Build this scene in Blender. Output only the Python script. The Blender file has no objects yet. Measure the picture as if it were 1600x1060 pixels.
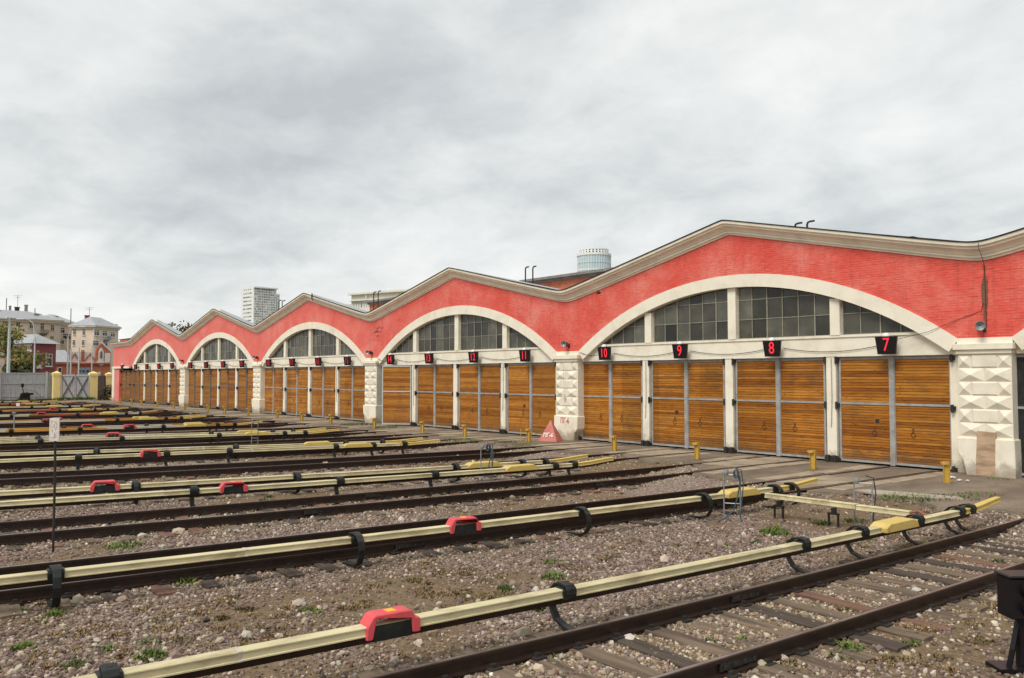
import bpy, bmesh, math, random
import numpy as np
from mathutils import Vector, Matrix

random.seed(11)
rng = np.random.default_rng(11)
SC = bpy.context.scene
COL = SC.collection
R = math.radians

# ------------------------------------------------------------------ camera, sky, sun, exposure
F_PX, YAW, PITCH, CAM_H = 1306.0, 0.8851, 0.0442, 2.858
CY, SY, CP, SP = math.cos(YAW), math.sin(YAW), math.cos(PITCH), math.sin(PITCH)
FW = Vector((-SY * CP, CY * CP, SP)); RT = Vector((CY, SY, 0)); UP = Vector((SY * SP, -CY * SP, CP))
CAM = Vector((0, 0, CAM_H))
cd = bpy.data.cameras.new('camera'); cam = bpy.data.objects.new('camera', cd); COL.objects.link(cam)
cam.matrix_world = Matrix(((RT.x, UP.x, -FW.x, 0), (RT.y, UP.y, -FW.y, 0), (RT.z, UP.z, -FW.z, CAM_H), (0, 0, 0, 1)))
cd.sensor_width = 36; cd.lens = F_PX * 36 / 1600; cd.clip_end = 6000; cd.clip_start = 0.1
SC.camera = cam


def far(px, py, d):                       # world point at depth d along the photograph's ray (for surveying the skyline)
    return CAM + (FW + RT * ((px - 800) / F_PX) - UP * ((py - 530) / F_PX)) * d


SUN_EL, SUN_AZ = 52, 12                   # azimuth measured from -Y towards +X
W = bpy.data.worlds.new('World'); SC.world = W; W.use_nodes = True
nt = W.node_tree; nt.nodes.clear()


def N(tree, typ, **kw):
    n = tree.nodes.new(typ)
    for k, v in kw.items():
        if k == 'inp':
            for a, b in v.items(): n.inputs[a].default_value = b
        else: setattr(n, k, v)
    return n


def ramp(n, stops):
    cr = n.color_ramp
    while len(cr.elements) < len(stops): cr.elements.new(0.5)
    for e, (p, c) in zip(cr.elements, stops):
        e.position = p; e.color = (*c, 1) if len(c) == 3 else c
    return n


L = nt.links.new
sky = N(nt, 'ShaderNodeTexSky', sky_type='NISHITA', sun_disc=False, sun_elevation=R(SUN_EL), sun_rotation=R(180 - SUN_AZ))
bgA = N(nt, 'ShaderNodeBackground', inp={'Strength': 0.1}); L(sky.outputs[0], bgA.inputs[0])
tc = N(nt, 'ShaderNodeTexCoord'); sep = N(nt, 'ShaderNodeSeparateXYZ'); L(tc.outputs['Generated'], sep.inputs[0])
mz = N(nt, 'ShaderNodeMath', operation='MAXIMUM', inp={1: 0.0}); L(sep.outputs[2], mz.inputs[0])
az = N(nt, 'ShaderNodeMath', operation='ADD', inp={1: 0.30}); L(mz.outputs[0], az.inputs[0])
dx = N(nt, 'ShaderNodeMath', operation='DIVIDE'); L(sep.outputs[0], dx.inputs[0]); L(az.outputs[0], dx.inputs[1])
dy = N(nt, 'ShaderNodeMath', operation='DIVIDE'); L(sep.outputs[1], dy.inputs[0]); L(az.outputs[0], dy.inputs[1])
cmb = N(nt, 'ShaderNodeCombineXYZ', inp={2: 3.7}); L(dx.outputs[0], cmb.inputs[0]); L(dy.outputs[0], cmb.inputs[1])
n1 = N(nt, 'ShaderNodeTexNoise', inp={'Scale': 1.05, 'Detail': 8.0, 'Roughness': 0.54, 'Distortion': 0.25}); L(cmb.outputs[0], n1.inputs[0])
n2 = N(nt, 'ShaderNodeTexNoise', inp={'Scale': 5.2, 'Detail': 7.0, 'Roughness': 0.58, 'Distortion': 0.3}); L(cmb.outputs[0], n2.inputs[0])
mx = N(nt, 'ShaderNodeMix', data_type='FLOAT', inp={0: 0.33}); L(n1.outputs[0], mx.inputs[2]); L(n2.outputs[0], mx.inputs[3])
cr = ramp(N(nt, 'ShaderNodeValToRGB'), [(0.34, (.475, .505, .512)), (0.44, (.59, .612, .612)), (0.51, (.69, .704, .694)), (0.66, (.85, .853, .83))])
L(mx.outputs[0], cr.inputs[0])
bgB = N(nt, 'ShaderNodeBackground', inp={'Strength': .72}); L(cr.outputs[0], bgB.inputs[0])
ms = N(nt, 'ShaderNodeMixShader', inp={0: 0.94}); L(bgA.outputs[0], ms.inputs[1]); L(bgB.outputs[0], ms.inputs[2])
wo = N(nt, 'ShaderNodeOutputWorld'); L(ms.outputs[0], wo.inputs[0])

sl = bpy.data.lights.new('sun', 'SUN'); sl.energy = 1.5; sl.angle = R(24); sl.color = (1, .95, .86)
so = bpy.data.objects.new('sun', sl); COL.objects.link(so)
sd = Vector((math.sin(R(SUN_AZ)) * math.cos(R(SUN_EL)), -math.cos(R(SUN_AZ)) * math.cos(R(SUN_EL)), math.sin(R(SUN_EL))))
so.rotation_euler = sd.to_track_quat('Z', 'Y').to_euler(); so.location = (0, 0, 60)
vs = SC.view_settings; vs.view_transform = 'Standard'; vs.look = 'None'; vs.gamma = 1; vs.use_curve_mapping = False
vs.exposure = 0.70
SC.cycles.max_bounces = 6; SC.cycles.use_denoising = True

# ------------------------------------------------------------------ materials


def nmat(name):
    m = bpy.data.materials.new(name); m.use_nodes = True
    t = m.node_tree; b = t.nodes['Principled BSDF']
    return m, t, b


def plain(name, col, rough=.7, var=.25, scale=6.0, bump=.0, bscale=40.0, metal=0.0, dirt=None, dscale=1.5, damt=.5, spec=.3, stretch=(1, 1, 1), splash=False):
    """paint / plaster / metal with mottling, optional dirt colour in patches and fine relief"""
    m, t, b = nmat(name)
    b.inputs['Roughness'].default_value = rough; b.inputs['Metallic'].default_value = metal
    b.inputs['Specular IOR Level'].default_value = spec
    tc = N(t, 'ShaderNodeTexCoord'); mp = N(t, 'ShaderNodeMapping', inp={'Scale': stretch}); oi = N(t, 'ShaderNodeObjectInfo')
    add = N(t, 'ShaderNodeVectorMath', operation='ADD'); sc_ = N(t, 'ShaderNodeMath', operation='MULTIPLY', inp={1: 37.0})
    t.links.new(oi.outputs['Random'], sc_.inputs[0]); t.links.new(tc.outputs['Object'], mp.inputs[0])
    t.links.new(mp.outputs[0], add.inputs[0]); t.links.new(sc_.outputs[0], add.inputs[1])
    no = N(t, 'ShaderNodeTexNoise', inp={'Scale': scale, 'Detail': 5.0, 'Roughness': .6}); t.links.new(add.outputs[0], no.inputs[0])
    lo = tuple(max(0, c * (1 - var)) for c in col); hi = tuple(min(1, c * (1 + var)) for c in col)
    r = ramp(N(t, 'ShaderNodeValToRGB'), [(.3, lo), (.7, hi)]); t.links.new(no.outputs[0], r.inputs[0])
    out = r.outputs[0]
    if dirt:
        n2 = N(t, 'ShaderNodeTexNoise', inp={'Scale': dscale, 'Detail': 7.0, 'Roughness': .65}); t.links.new(add.outputs[0], n2.inputs[0])
        r2 = ramp(N(t, 'ShaderNodeValToRGB'), [(.48, (0, 0, 0)), (.68, (damt,) * 3)]); t.links.new(n2.outputs[0], r2.inputs[0])
        mi = N(t, 'ShaderNodeMix', data_type='RGBA', inp={7: (*dirt, 1)}); t.links.new(r2.outputs[0], mi.inputs[0]); t.links.new(out, mi.inputs[6])
        out = mi.outputs[2]
    if splash:                            # mud splashed up from the ground and chips in the paint
        ge = N(t, 'ShaderNodeNewGeometry'); sp = N(t, 'ShaderNodeSeparateXYZ'); t.links.new(ge.outputs['Position'], sp.inputs[0])
        ft = N(t, 'ShaderNodeMapRange', inp={1: .75, 2: .0, 3: -.2, 4: .42}); t.links.new(sp.outputs[2], ft.inputs[0])
        n7 = N(t, 'ShaderNodeTexNoise', inp={'Scale': 3.0, 'Detail': 8.0, 'Roughness': .7}); t.links.new(ge.outputs['Position'], n7.inputs[0])
        fa = N(t, 'ShaderNodeMath', operation='ADD'); t.links.new(ft.outputs[0], fa.inputs[0]); t.links.new(n7.outputs[0], fa.inputs[1])
        rf_ = ramp(N(t, 'ShaderNodeValToRGB'), [(.56, (0, 0, 0)), (.72, (.55, .55, .55)), (.95, (.8, .8, .8))]); t.links.new(fa.outputs[0], rf_.inputs[0])
        ms_ = N(t, 'ShaderNodeMix', data_type='RGBA', inp={7: (.27, .21, .15, 1)}); t.links.new(rf_.outputs[0], ms_.inputs[0]); t.links.new(out, ms_.inputs[6]); out = ms_.outputs[2]
    t.links.new(out, b.inputs['Base Color'])
    if bump:
        n3 = N(t, 'ShaderNodeTexNoise', inp={'Scale': bscale, 'Detail': 4.0}); t.links.new(add.outputs[0], n3.inputs[0])
        bp = N(t, 'ShaderNodeBump', inp={'Strength': bump, 'Distance': .02}); t.links.new(n3.outputs[0], bp.inputs['Height']); t.links.new(bp.outputs[0], b.inputs['Normal'])
    return m


M = {}
M['cream'] = plain('cream_plaster', (.86, .80, .665), .85, .05, 2.0, .25, 30, dirt=(.55, .47, .36), dscale=1.1, damt=.40, splash=True)
M['cream_block'] = plain('cream_block_plaster', (.82, .76, .63), .85, .08, 3.0, .25, 30, dirt=(.5, .44, .34), dscale=1.6, damt=.3)
M['cornice'] = plain('cornice_stone_paint', (.85, .775, .63), .8, .08, 1.5, .15, 25, dirt=(.45, .40, .33), dscale=.9, damt=.35)
M['grey_metal'] = plain('grey_door_metal', (.36, .355, .34), .55, .16, 5.0, .1, 60, dirt=(.18, .15, .12), dscale=3, damt=.5)
M['dark_iron'] = plain('dark_greasy_iron', (.035, .03, .027), .55, .4, 9.0, .3, 50)
M['black_rubber'] = plain('black_bracket_plastic', (.014, .016, .015), .5, .35, 7.0, .1, 40, dirt=(.06, .05, .038), dscale=4, damt=.4)
M['muntin'] = plain('window_bar_paint', (.36, .34, .27), .6, .2, 8.0)
M['roof_metal'] = plain('galvanised_roof', (.40, .41, .42), .45, .1, 1.0, metal=.3)
M['roof_edge'] = plain('dark_roof_felt', (.05, .05, .05), .8, .3, 3.0)
M['sign_black'] = plain('black_sign_case', (.010, .008, .010), .35, .3, 6.0)
M['dome_white'] = plain('white_lamp_dome', (.8, .8, .78), .3, .05)
M['yellow'] = plain('yellow_post_paint', (.60, .385, .07), .6, .2, 6.0, .15, 50, dirt=(.25, .15, .06), dscale=6, damt=.6)
M['yellow_cover'] = plain('yellow_ramp_plastic', (.66, .49, .15), .5, .12, 3.0, .05, 40, dirt=(.36, .25, .09), dscale=3, damt=.5)
M['cover'] = plain('cream_rail_cover', (.63, .555, .335), .6, .16, 2.6, .08, 40, dirt=(.30, .235, .135), dscale=4.2, damt=.8, stretch=(1, .3, 1))
M['cover_pale'] = plain('grey_rail_cover', (.56, .52, .42), .6, .15, 2.2, .06, 40, dirt=(.32, .26, .2), dscale=2.4, damt=.5, stretch=(1, .35, 1))
M['cover_orange'] = plain('orange_rail_cover', (.56, .285, .055), .6, .22, 2.0, .06, 40, dirt=(.28, .13, .05), dscale=1.8, damt=.6, stretch=(1, .35, 1))
M['cover_rust'] = plain('rusty_rail_cover', (.34, .115, .06), .65, .25, 2.0, .06, 40, dirt=(.18, .1, .06), dscale=1.8, damt=.6, stretch=(1, .35, 1))
M['red_cover'] = plain('red_joint_cover', (.70, .085, .10), .55, .12, 3.0, .05, 40, dirt=(.38, .10, .09), dscale=5, damt=.55)
M['rail'] = plain('rusted_rail_steel', (.036, .020, .014), .42, .3, 8.0, .12, 60, metal=.35, spec=.5)
M['rail_top'] = plain('worn_lit_running_top', (.33, .26, .225), .32, .3, 3.0, .05, 60, metal=.7, dirt=(.14, .085, .06), dscale=1.2, damt=.7, spec=.5)  # worn band, colour also lightened so the rail tops look lit
M['sleeper'] = plain('weathered_sleeper_wood', (.175, .128, .088), .85, .32, 5.0, .6, 28, dirt=(.05, .035, .028), dscale=2, damt=.7, stretch=(.25, 3, 2))
M['sleeper_rust'] = plain('reddish_sleeper_wood', (.19, .105, .072), .85, .3, 5.0, .6, 28, dirt=(.08, .05, .04), dscale=2, damt=.6, stretch=(.25, 3, 2))
M['sleeper_dark'] = plain('tarred_sleeper_wood', (.075, .055, .042), .8, .35, 5.0, .6, 28, dirt=(.12, .095, .075), dscale=2.5, damt=.6, stretch=(.25, 3, 2))
M['slab'] = plain('apron_concrete', (.37, .305, .22), .9, .16, 2.5, .35, 40, dirt=(.15, .115, .085), dscale=1.1, damt=.75)
M['slab_pale'] = plain('pale_concrete', (.42, .37, .30), .9, .12, 3, .35, 40, dirt=(.25, .2, .15), dscale=1.5, damt=.5)
M['groove'] = plain('flangeway_shade', (.035, .027, .021), .8, .4, 5.0)  # flat dark strips paint the shade of the grooves beside the rails
M['steel_pipe'] = plain('grey_pipe', (.30, .32, .33), .45, .2, 9, metal=.4)
M['blue_hose'] = plain('blue_hose_rubber', (.05, .075, .10), .5, .3, 9)
M['white_board'] = plain('white_board_paint', (.74, .70, .64), .6, .1, 20, dirt=(.5, .3, .27), dscale=14, damt=.5)
M['maroon'] = plain('maroon_wall', (.28, .08, .088), .85, .12, 2.0, dirt=(.2, .06, .06), dscale=.6, damt=.5)
M['orange_brick'] = plain('orange_brick_wall', (.50, .17, .095), .85, .2, 2.5, .2, 20)
M['white_trim'] = plain('white_trim_paint', (.72, .70, .66), .7, .1, 3)
M['beige_wall'] = plain('beige_stucco', (.74, .60, .48), .85, .1, .4, dirt=(.43, .37, .3), dscale=.25, damt=.45)
M['beige_trim'] = plain('beige_cornice', (.66, .55, .44), .85, .1, .6)
M['win_dark'] = plain('dark_window_glass', (.045, .045, .045), .15, .3, 1.0, spec=.5)
M['white_tower'] = plain('white_tower_panel', (.84, .85, .83), .8, .05, .1)  # white raised further to put distance haze into the colour
M['tower_grey'] = plain('tower_grey_panel', (.52, .50, .47), .8, .1, .2)  # plain grey panel for far window cells
M['tower_win'] = plain('far_window_glass', (.20, .195, .185), .2, .35, .3, spec=.5)
M['office'] = plain('pale_office_wall', (.78, .75, .66), .85, .06, .2)
M['fence'] = plain('grey_fence_metal', (.44, .455, .465), .6, .12, 2.0, dirt=(.24, .22, .2), dscale=.7, damt=.4)
M['fence_dark'] = plain('brown_gate_metal', (.16, .14, .125), .7, .2, 2)
M['pillar'] = plain('yellow_pillar_plaster', (.92, .74, .32), .8, .1, 1.2, dirt=(.5, .38, .15), dscale=1.2, damt=.4)
M['lamp_metal'] = plain('pale_lamp_post', (.52, .55, .56), .5, .1, 3)
M['bark'] = plain('tree_bark', (.07, .055, .04), .9, .3, 8)
M['door_blue'] = plain('blue_grey_doors', (.27, .32, .37), .6, .12, 3)
M['dark_plank'] = plain('charred_gate_wood', (.026, .027, .026), .6, .5, 5, .3, 40)
M['pyramid'] = plain('pink_pyramid_paint', (.55, .17, .14), .75, .15, 3, .2, 40, dirt=(.4, .25, .2), dscale=3, damt=.4)
M['patch'] = plain('bare_render_patch', (.52, .36, .24), .9, .14, 3, .4, 30, dirt=(.17, .115, .075), dscale=1.3, damt=.8, stretch=(.6, 1, 2.2))
M['bare_brick'] = plain('bare_brown_brick', (.20, .095, .06), .9, .4, 14, .5, 30)
M['red_paint'] = plain('red_stencil_paint', (.55, .13, .12), .8, .2, 20)
M['white_paint'] = plain('white_stencil_paint', (.78, .74, .7), .8, .1, 20)
M['chimney'] = plain('chimney_brick', (.30, .25, .21), .9, .25, 2)
M['rust_iron'] = plain('rusty_handle_iron', (.15, .06, .03), .8, .3, 9)
M['interior'] = plain('interior_shade', (.02, .02, .02), .9, .1)  # near-black colour stands in for the unlit inside of the depot
M['leaf_pale'] = None


def emis(name, col, st, base=(.3, .01, .01)):
    m, t, b = nmat(name)
    b.inputs['Base Color'].default_value = (*base, 1); b.inputs['Emission Color'].default_value = (*col, 1); b.inputs['Emission Strength'].default_value = st
    return m


M['neon'] = emis('red_neon_digits', (1, .03, .05), .6)
M['neon_dim'] = emis('dim_red_digits', (1, .03, .05), .22)


def wood():
    m, t, b = nmat('varnished_gate_planks'); k = t.links.new
    tc = N(t, 'ShaderNodeTexCoord'); oi = N(t, 'ShaderNodeObjectInfo'); at = N(t, 'ShaderNodeAttribute', attribute_name='rnd')
    s = N(t, 'ShaderNodeMath', operation='ADD'); k(oi.outputs['Random'], s.inputs[0]); k(at.outputs['Fac'], s.inputs[1])
    fr = N(t, 'ShaderNodeMath', operation='FRACT'); k(s.outputs[0], fr.inputs[0])
    off = N(t, 'ShaderNodeMath', operation='MULTIPLY', inp={1: 53.0}); k(fr.outputs[0], off.inputs[0])
    mp = N(t, 'ShaderNodeMapping', inp={'Scale': (.8, 1, 9)}); k(tc.outputs['Object'], mp.inputs[0])
    ad = N(t, 'ShaderNodeVectorMath', operation='ADD'); k(mp.outputs[0], ad.inputs[0]); k(off.outputs[0], ad.inputs[1])
    g = N(t, 'ShaderNodeTexNoise', inp={'Scale': 2.6, 'Detail': 6.0, 'Roughness': .65, 'Distortion': .6}); k(ad.outputs[0], g.inputs[0])
    r1 = ramp(N(t, 'ShaderNodeValToRGB'), [(.0, (.27, .088, .013)), (.3, (.39, .142, .018)), (.65, (.45, .175, .024)), (1, (.53, .23, .038))])
    k(fr.outputs[0], r1.inputs[0])
    r2 = ramp(N(t, 'ShaderNodeValToRGB'), [(.28, (.45, .45, .45)), (.52, (1, 1, 1)), (.75, (1.2, 1.2, 1.2))]); k(g.outputs[0], r2.inputs[0])
    mu = N(t, 'ShaderNodeMix', data_type='RGBA', blend_type='MULTIPLY', inp={0: 1.0}); k(r1.outputs[0], mu.inputs[6]); k(r2.outputs[0], mu.inputs[7])
    # knots
    mp2 = N(t, 'ShaderNodeMapping', inp={'Scale': (3.2, 1, 7)}); k(tc.outputs['Object'], mp2.inputs[0])
    ad2 = N(t, 'ShaderNodeVectorMath', operation='ADD'); k(mp2.outputs[0], ad2.inputs[0]); k(off.outputs[0], ad2.inputs[1])
    vo = N(t, 'ShaderNodeTexVoronoi', inp={'Scale': 1.0, 'Randomness': 1.0}); k(ad2.outputs[0], vo.inputs[0])
    r3 = ramp(N(t, 'ShaderNodeValToRGB'), [(.06, (.75, .75, .75)), (.14, (0, 0, 0))]); k(vo.outputs['Distance'], r3.inputs[0])
    mk = N(t, 'ShaderNodeMix', data_type='RGBA', inp={7: (.05, .018, .006, 1)}); k(r3.outputs[0], mk.inputs[0]); k(mu.outputs[2], mk.inputs[6])
    # grey weathering in patches (world position)
    ge = N(t, 'ShaderNodeNewGeometry'); n4 = N(t, 'ShaderNodeTexNoise', inp={'Scale': .9, 'Detail': 6.0, 'Roughness': .6}); k(ge.outputs['Position'], n4.inputs[0])
    r4 = ramp(N(t, 'ShaderNodeValToRGB'), [(.55, (0, 0, 0)), (.75, (.55, .55, .55))]); k(n4.outputs[0], r4.inputs[0])
    mw = N(t, 'ShaderNodeMix', data_type='RGBA', inp={7: (.13, .075, .035, 1)}); k(r4.outputs[0], mw.inputs[0]); k(mk.outputs[2], mw.inputs[6])
    sp = N(t, 'ShaderNodeSeparateXYZ'); k(ge.outputs['Position'], sp.inputs[0])
    xx = N(t, 'ShaderNodeMath', operation='MULTIPLY', inp={1: .487}); k(sp.outputs[0], xx.inputs[0]); fl = N(t, 'ShaderNodeMath', operation='FLOOR'); k(xx.outputs[0], fl.inputs[0])
    wn = N(t, 'ShaderNodeTexWhiteNoise', noise_dimensions='1D'); k(fl.outputs[0], wn.inputs['W'])
    mrl = N(t, 'ShaderNodeMapRange', inp={3: .78, 4: 1.12}); k(wn.outputs['Value'], mrl.inputs[0])
    hsl = N(t, 'ShaderNodeHueSaturation'); k(mw.outputs[2], hsl.inputs['Color']); k(mrl.outputs[0], hsl.inputs['Value'])
    ft = N(t, 'ShaderNodeMapRange', inp={1: .9, 2: .1, 3: -.25, 4: .45}); k(sp.outputs[2], ft.inputs[0])
    n7 = N(t, 'ShaderNodeTexNoise', inp={'Scale': 2.3, 'Detail': 7.0, 'Roughness': .65}); k(ge.outputs['Position'], n7.inputs[0])
    fa = N(t, 'ShaderNodeMath', operation='ADD'); k(ft.outputs[0], fa.inputs[0]); k(n7.outputs[0], fa.inputs[1])
    rf_ = ramp(N(t, 'ShaderNodeValToRGB'), [(.58, (0, 0, 0)), (.95, (.6, .6, .6))]); k(fa.outputs[0], rf_.inputs[0])
    mft = N(t, 'ShaderNodeMix', data_type='RGBA', inp={7: (.12, .08, .05, 1)}); k(rf_.outputs[0], mft.inputs[0]); k(hsl.outputs[0], mft.inputs[6]); mw = mft
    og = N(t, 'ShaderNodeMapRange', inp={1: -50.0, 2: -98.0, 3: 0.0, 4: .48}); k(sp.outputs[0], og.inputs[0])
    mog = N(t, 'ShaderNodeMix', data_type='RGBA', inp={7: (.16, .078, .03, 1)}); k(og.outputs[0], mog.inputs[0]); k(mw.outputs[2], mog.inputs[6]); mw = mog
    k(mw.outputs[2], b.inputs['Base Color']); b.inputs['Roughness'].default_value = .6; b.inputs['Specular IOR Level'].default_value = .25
    bp = N(t, 'ShaderNodeBump', inp={'Strength': .25, 'Distance': .01}); k(g.outputs[0], bp.inputs['Height']); k(bp.outputs[0], b.inputs['Normal'])
    return m


M['wood'] = wood()


def brick_paint():
    m, t, b = nmat('red_painted_brick'); k = t.links.new
    ge = N(t, 'ShaderNodeNewGeometry'); sp = N(t, 'ShaderNodeSeparateXYZ'); k(ge.outputs['Position'], sp.inputs[0])
    cb = N(t, 'ShaderNodeCombineXYZ'); k(sp.outputs[0], cb.inputs[0]); k(sp.outputs[2], cb.inputs[1])
    n1 = N(t, 'ShaderNodeTexNoise', inp={'Scale': .55, 'Detail': 9.0, 'Roughness': .68, 'Distortion': .3}); k(cb.outputs[0], n1.inputs[0])
    r1 = ramp(N(t, 'ShaderNodeValToRGB'), [(.34, (.73, .10, .074)), (.47, (.78, .142, .108)), (.60, (.81, .215, .17)), (.74, (.83, .32, .265))]); k(n1.outputs[0], r1.inputs[0])
    mp = N(t, 'ShaderNodeMapping', inp={'Scale': (3.0, 9.0, 1)}); k(cb.outputs[0], mp.inputs[0])
    n2 = N(t, 'ShaderNodeTexNoise', inp={'Scale': 1.6, 'Detail': 6.0, 'Roughness': .7}); k(mp.outputs[0], n2.inputs[0])
    r2 = ramp(N(t, 'ShaderNodeValToRGB'), [(.3, (.80, .80, .80)), (.7, (1.15, 1.15, 1.15))]); k(n2.outputs[0], r2.inputs[0])
    mu = N(t, 'ShaderNodeMix', data_type='RGBA', blend_type='MULTIPLY', inp={0: 1.0}); k(r1.outputs[0], mu.inputs[6]); k(r2.outputs[0], mu.inputs[7])
    # small spots where the paint has flaked off
    n5 = N(t, 'ShaderNodeTexNoise', inp={'Scale': 1.15, 'Detail': 10.0, 'Roughness': .75, 'Distortion': .8}); k(cb.outputs[0], n5.inputs[0])
    r5 = ramp(N(t, 'ShaderNodeValToRGB'), [(.665, (0, 0, 0)), (.70, (.75, .75, .75))]); k(n5.outputs[0], r5.inputs[0])
    mf = N(t, 'ShaderNodeMix', data_type='RGBA', inp={7: (.62, .33, .28, 1)}); k(r5.outputs[0], mf.inputs[0]); k(mu.outputs[2], mf.inputs[6])
    mps = N(t, 'ShaderNodeMapping', inp={'Scale': (5.5, .28, 1)}); k(cb.outputs[0], mps.inputs[0])
    ns = N(t, 'ShaderNodeTexNoise', inp={'Scale': 1.0, 'Detail': 6.0, 'Roughness': .6}); k(mps.outputs[0], ns.inputs[0])
    rs = ramp(N(t, 'ShaderNodeValToRGB'), [(.54, (0, 0, 0)), (.74, (.38, .38, .38))]); k(ns.outputs[0], rs.inputs[0])
    mst = N(t, 'ShaderNodeMix', data_type='RGBA', inp={7: (.40, .075, .06, 1)}); k(rs.outputs[0], mst.inputs[0]); k(mf.outputs[2], mst.inputs[6]); mf = mst
    # the far bays were painted earlier and have faded more
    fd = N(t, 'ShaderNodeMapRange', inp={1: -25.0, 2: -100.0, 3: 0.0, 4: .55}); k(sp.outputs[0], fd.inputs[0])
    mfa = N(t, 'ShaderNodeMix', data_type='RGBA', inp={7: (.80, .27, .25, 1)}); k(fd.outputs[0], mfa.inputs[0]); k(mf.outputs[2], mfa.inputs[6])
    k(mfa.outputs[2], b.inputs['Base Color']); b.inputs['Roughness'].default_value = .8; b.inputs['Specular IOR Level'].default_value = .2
    br = N(t, 'ShaderNodeTexBrick', inp={'Scale': 1.0, 'Mortar Size': .010, 'Mortar Smooth': .4, 'Brick Width': .26, 'Row Height': .078})
    br.inputs['Color1'].default_value = (1, 1, 1, 1); br.inputs['Color2'].default_value = (.8, .8, .8, 1); br.inputs['Mortar'].default_value = (0, 0, 0, 1)
    k(cb.outputs[0], br.inputs[0])
    bp = N(t, 'ShaderNodeBump', inp={'Strength': .35, 'Distance': .012}); k(br.outputs['Color'], bp.inputs['Height'])
    n6 = N(t, 'ShaderNodeTexNoise', inp={'Scale': 30.0, 'Detail': 3.0}); k(cb.outputs[0], n6.inputs[0])
    bp2 = N(t, 'ShaderNodeBump', inp={'Strength': .25, 'Distance': .01}); k(n6.outputs[0], bp2.inputs['Height']); k(bp.outputs[0], bp2.inputs['Normal'])
    k(bp2.outputs[0], b.inputs['Normal'])
    return m


M['brick'] = brick_paint()


def glass():
    m, t, b = nmat('dusty_window_glass'); k = t.links.new
    ge = N(t, 'ShaderNodeNewGeometry'); oi = N(t, 'ShaderNodeObjectInfo')
    n = N(t, 'ShaderNodeTexNoise', inp={'Scale': .8, 'Detail': 7.0, 'Roughness': .65}); k(ge.outputs['Position'], n.inputs[0])
    r = ramp(N(t, 'ShaderNodeValToRGB'), [(.3, (.035, .036, .030)), (.55, (.07, .067, .052)), (.8, (.15, .135, .10))]); k(n.outputs[0], r.inputs[0])
    hs = N(t, 'ShaderNodeHueSaturation'); k(r.outputs[0], hs.inputs['Color'])
    mr = N(t, 'ShaderNodeMapRange', inp={3: .35, 4: 2.0}); k(oi.outputs['Random'], mr.inputs[0]); k(mr.outputs[0], hs.inputs['Value'])
    k(hs.outputs[0], b.inputs['Base Color']); b.inputs['Roughness'].default_value = .22; b.inputs['Specular IOR Level'].default_value = .4
    return m


M['glass'] = glass()


def tower_glass():
    m, t, b = nmat('pale_tower_glass')
    b.inputs['Base Color'].default_value = (.50, .63, .68, 1); b.inputs['Roughness'].default_value = .15; b.inputs['Metallic'].default_value = .2
    return m


M['tower_glass'] = tower_glass()


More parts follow.
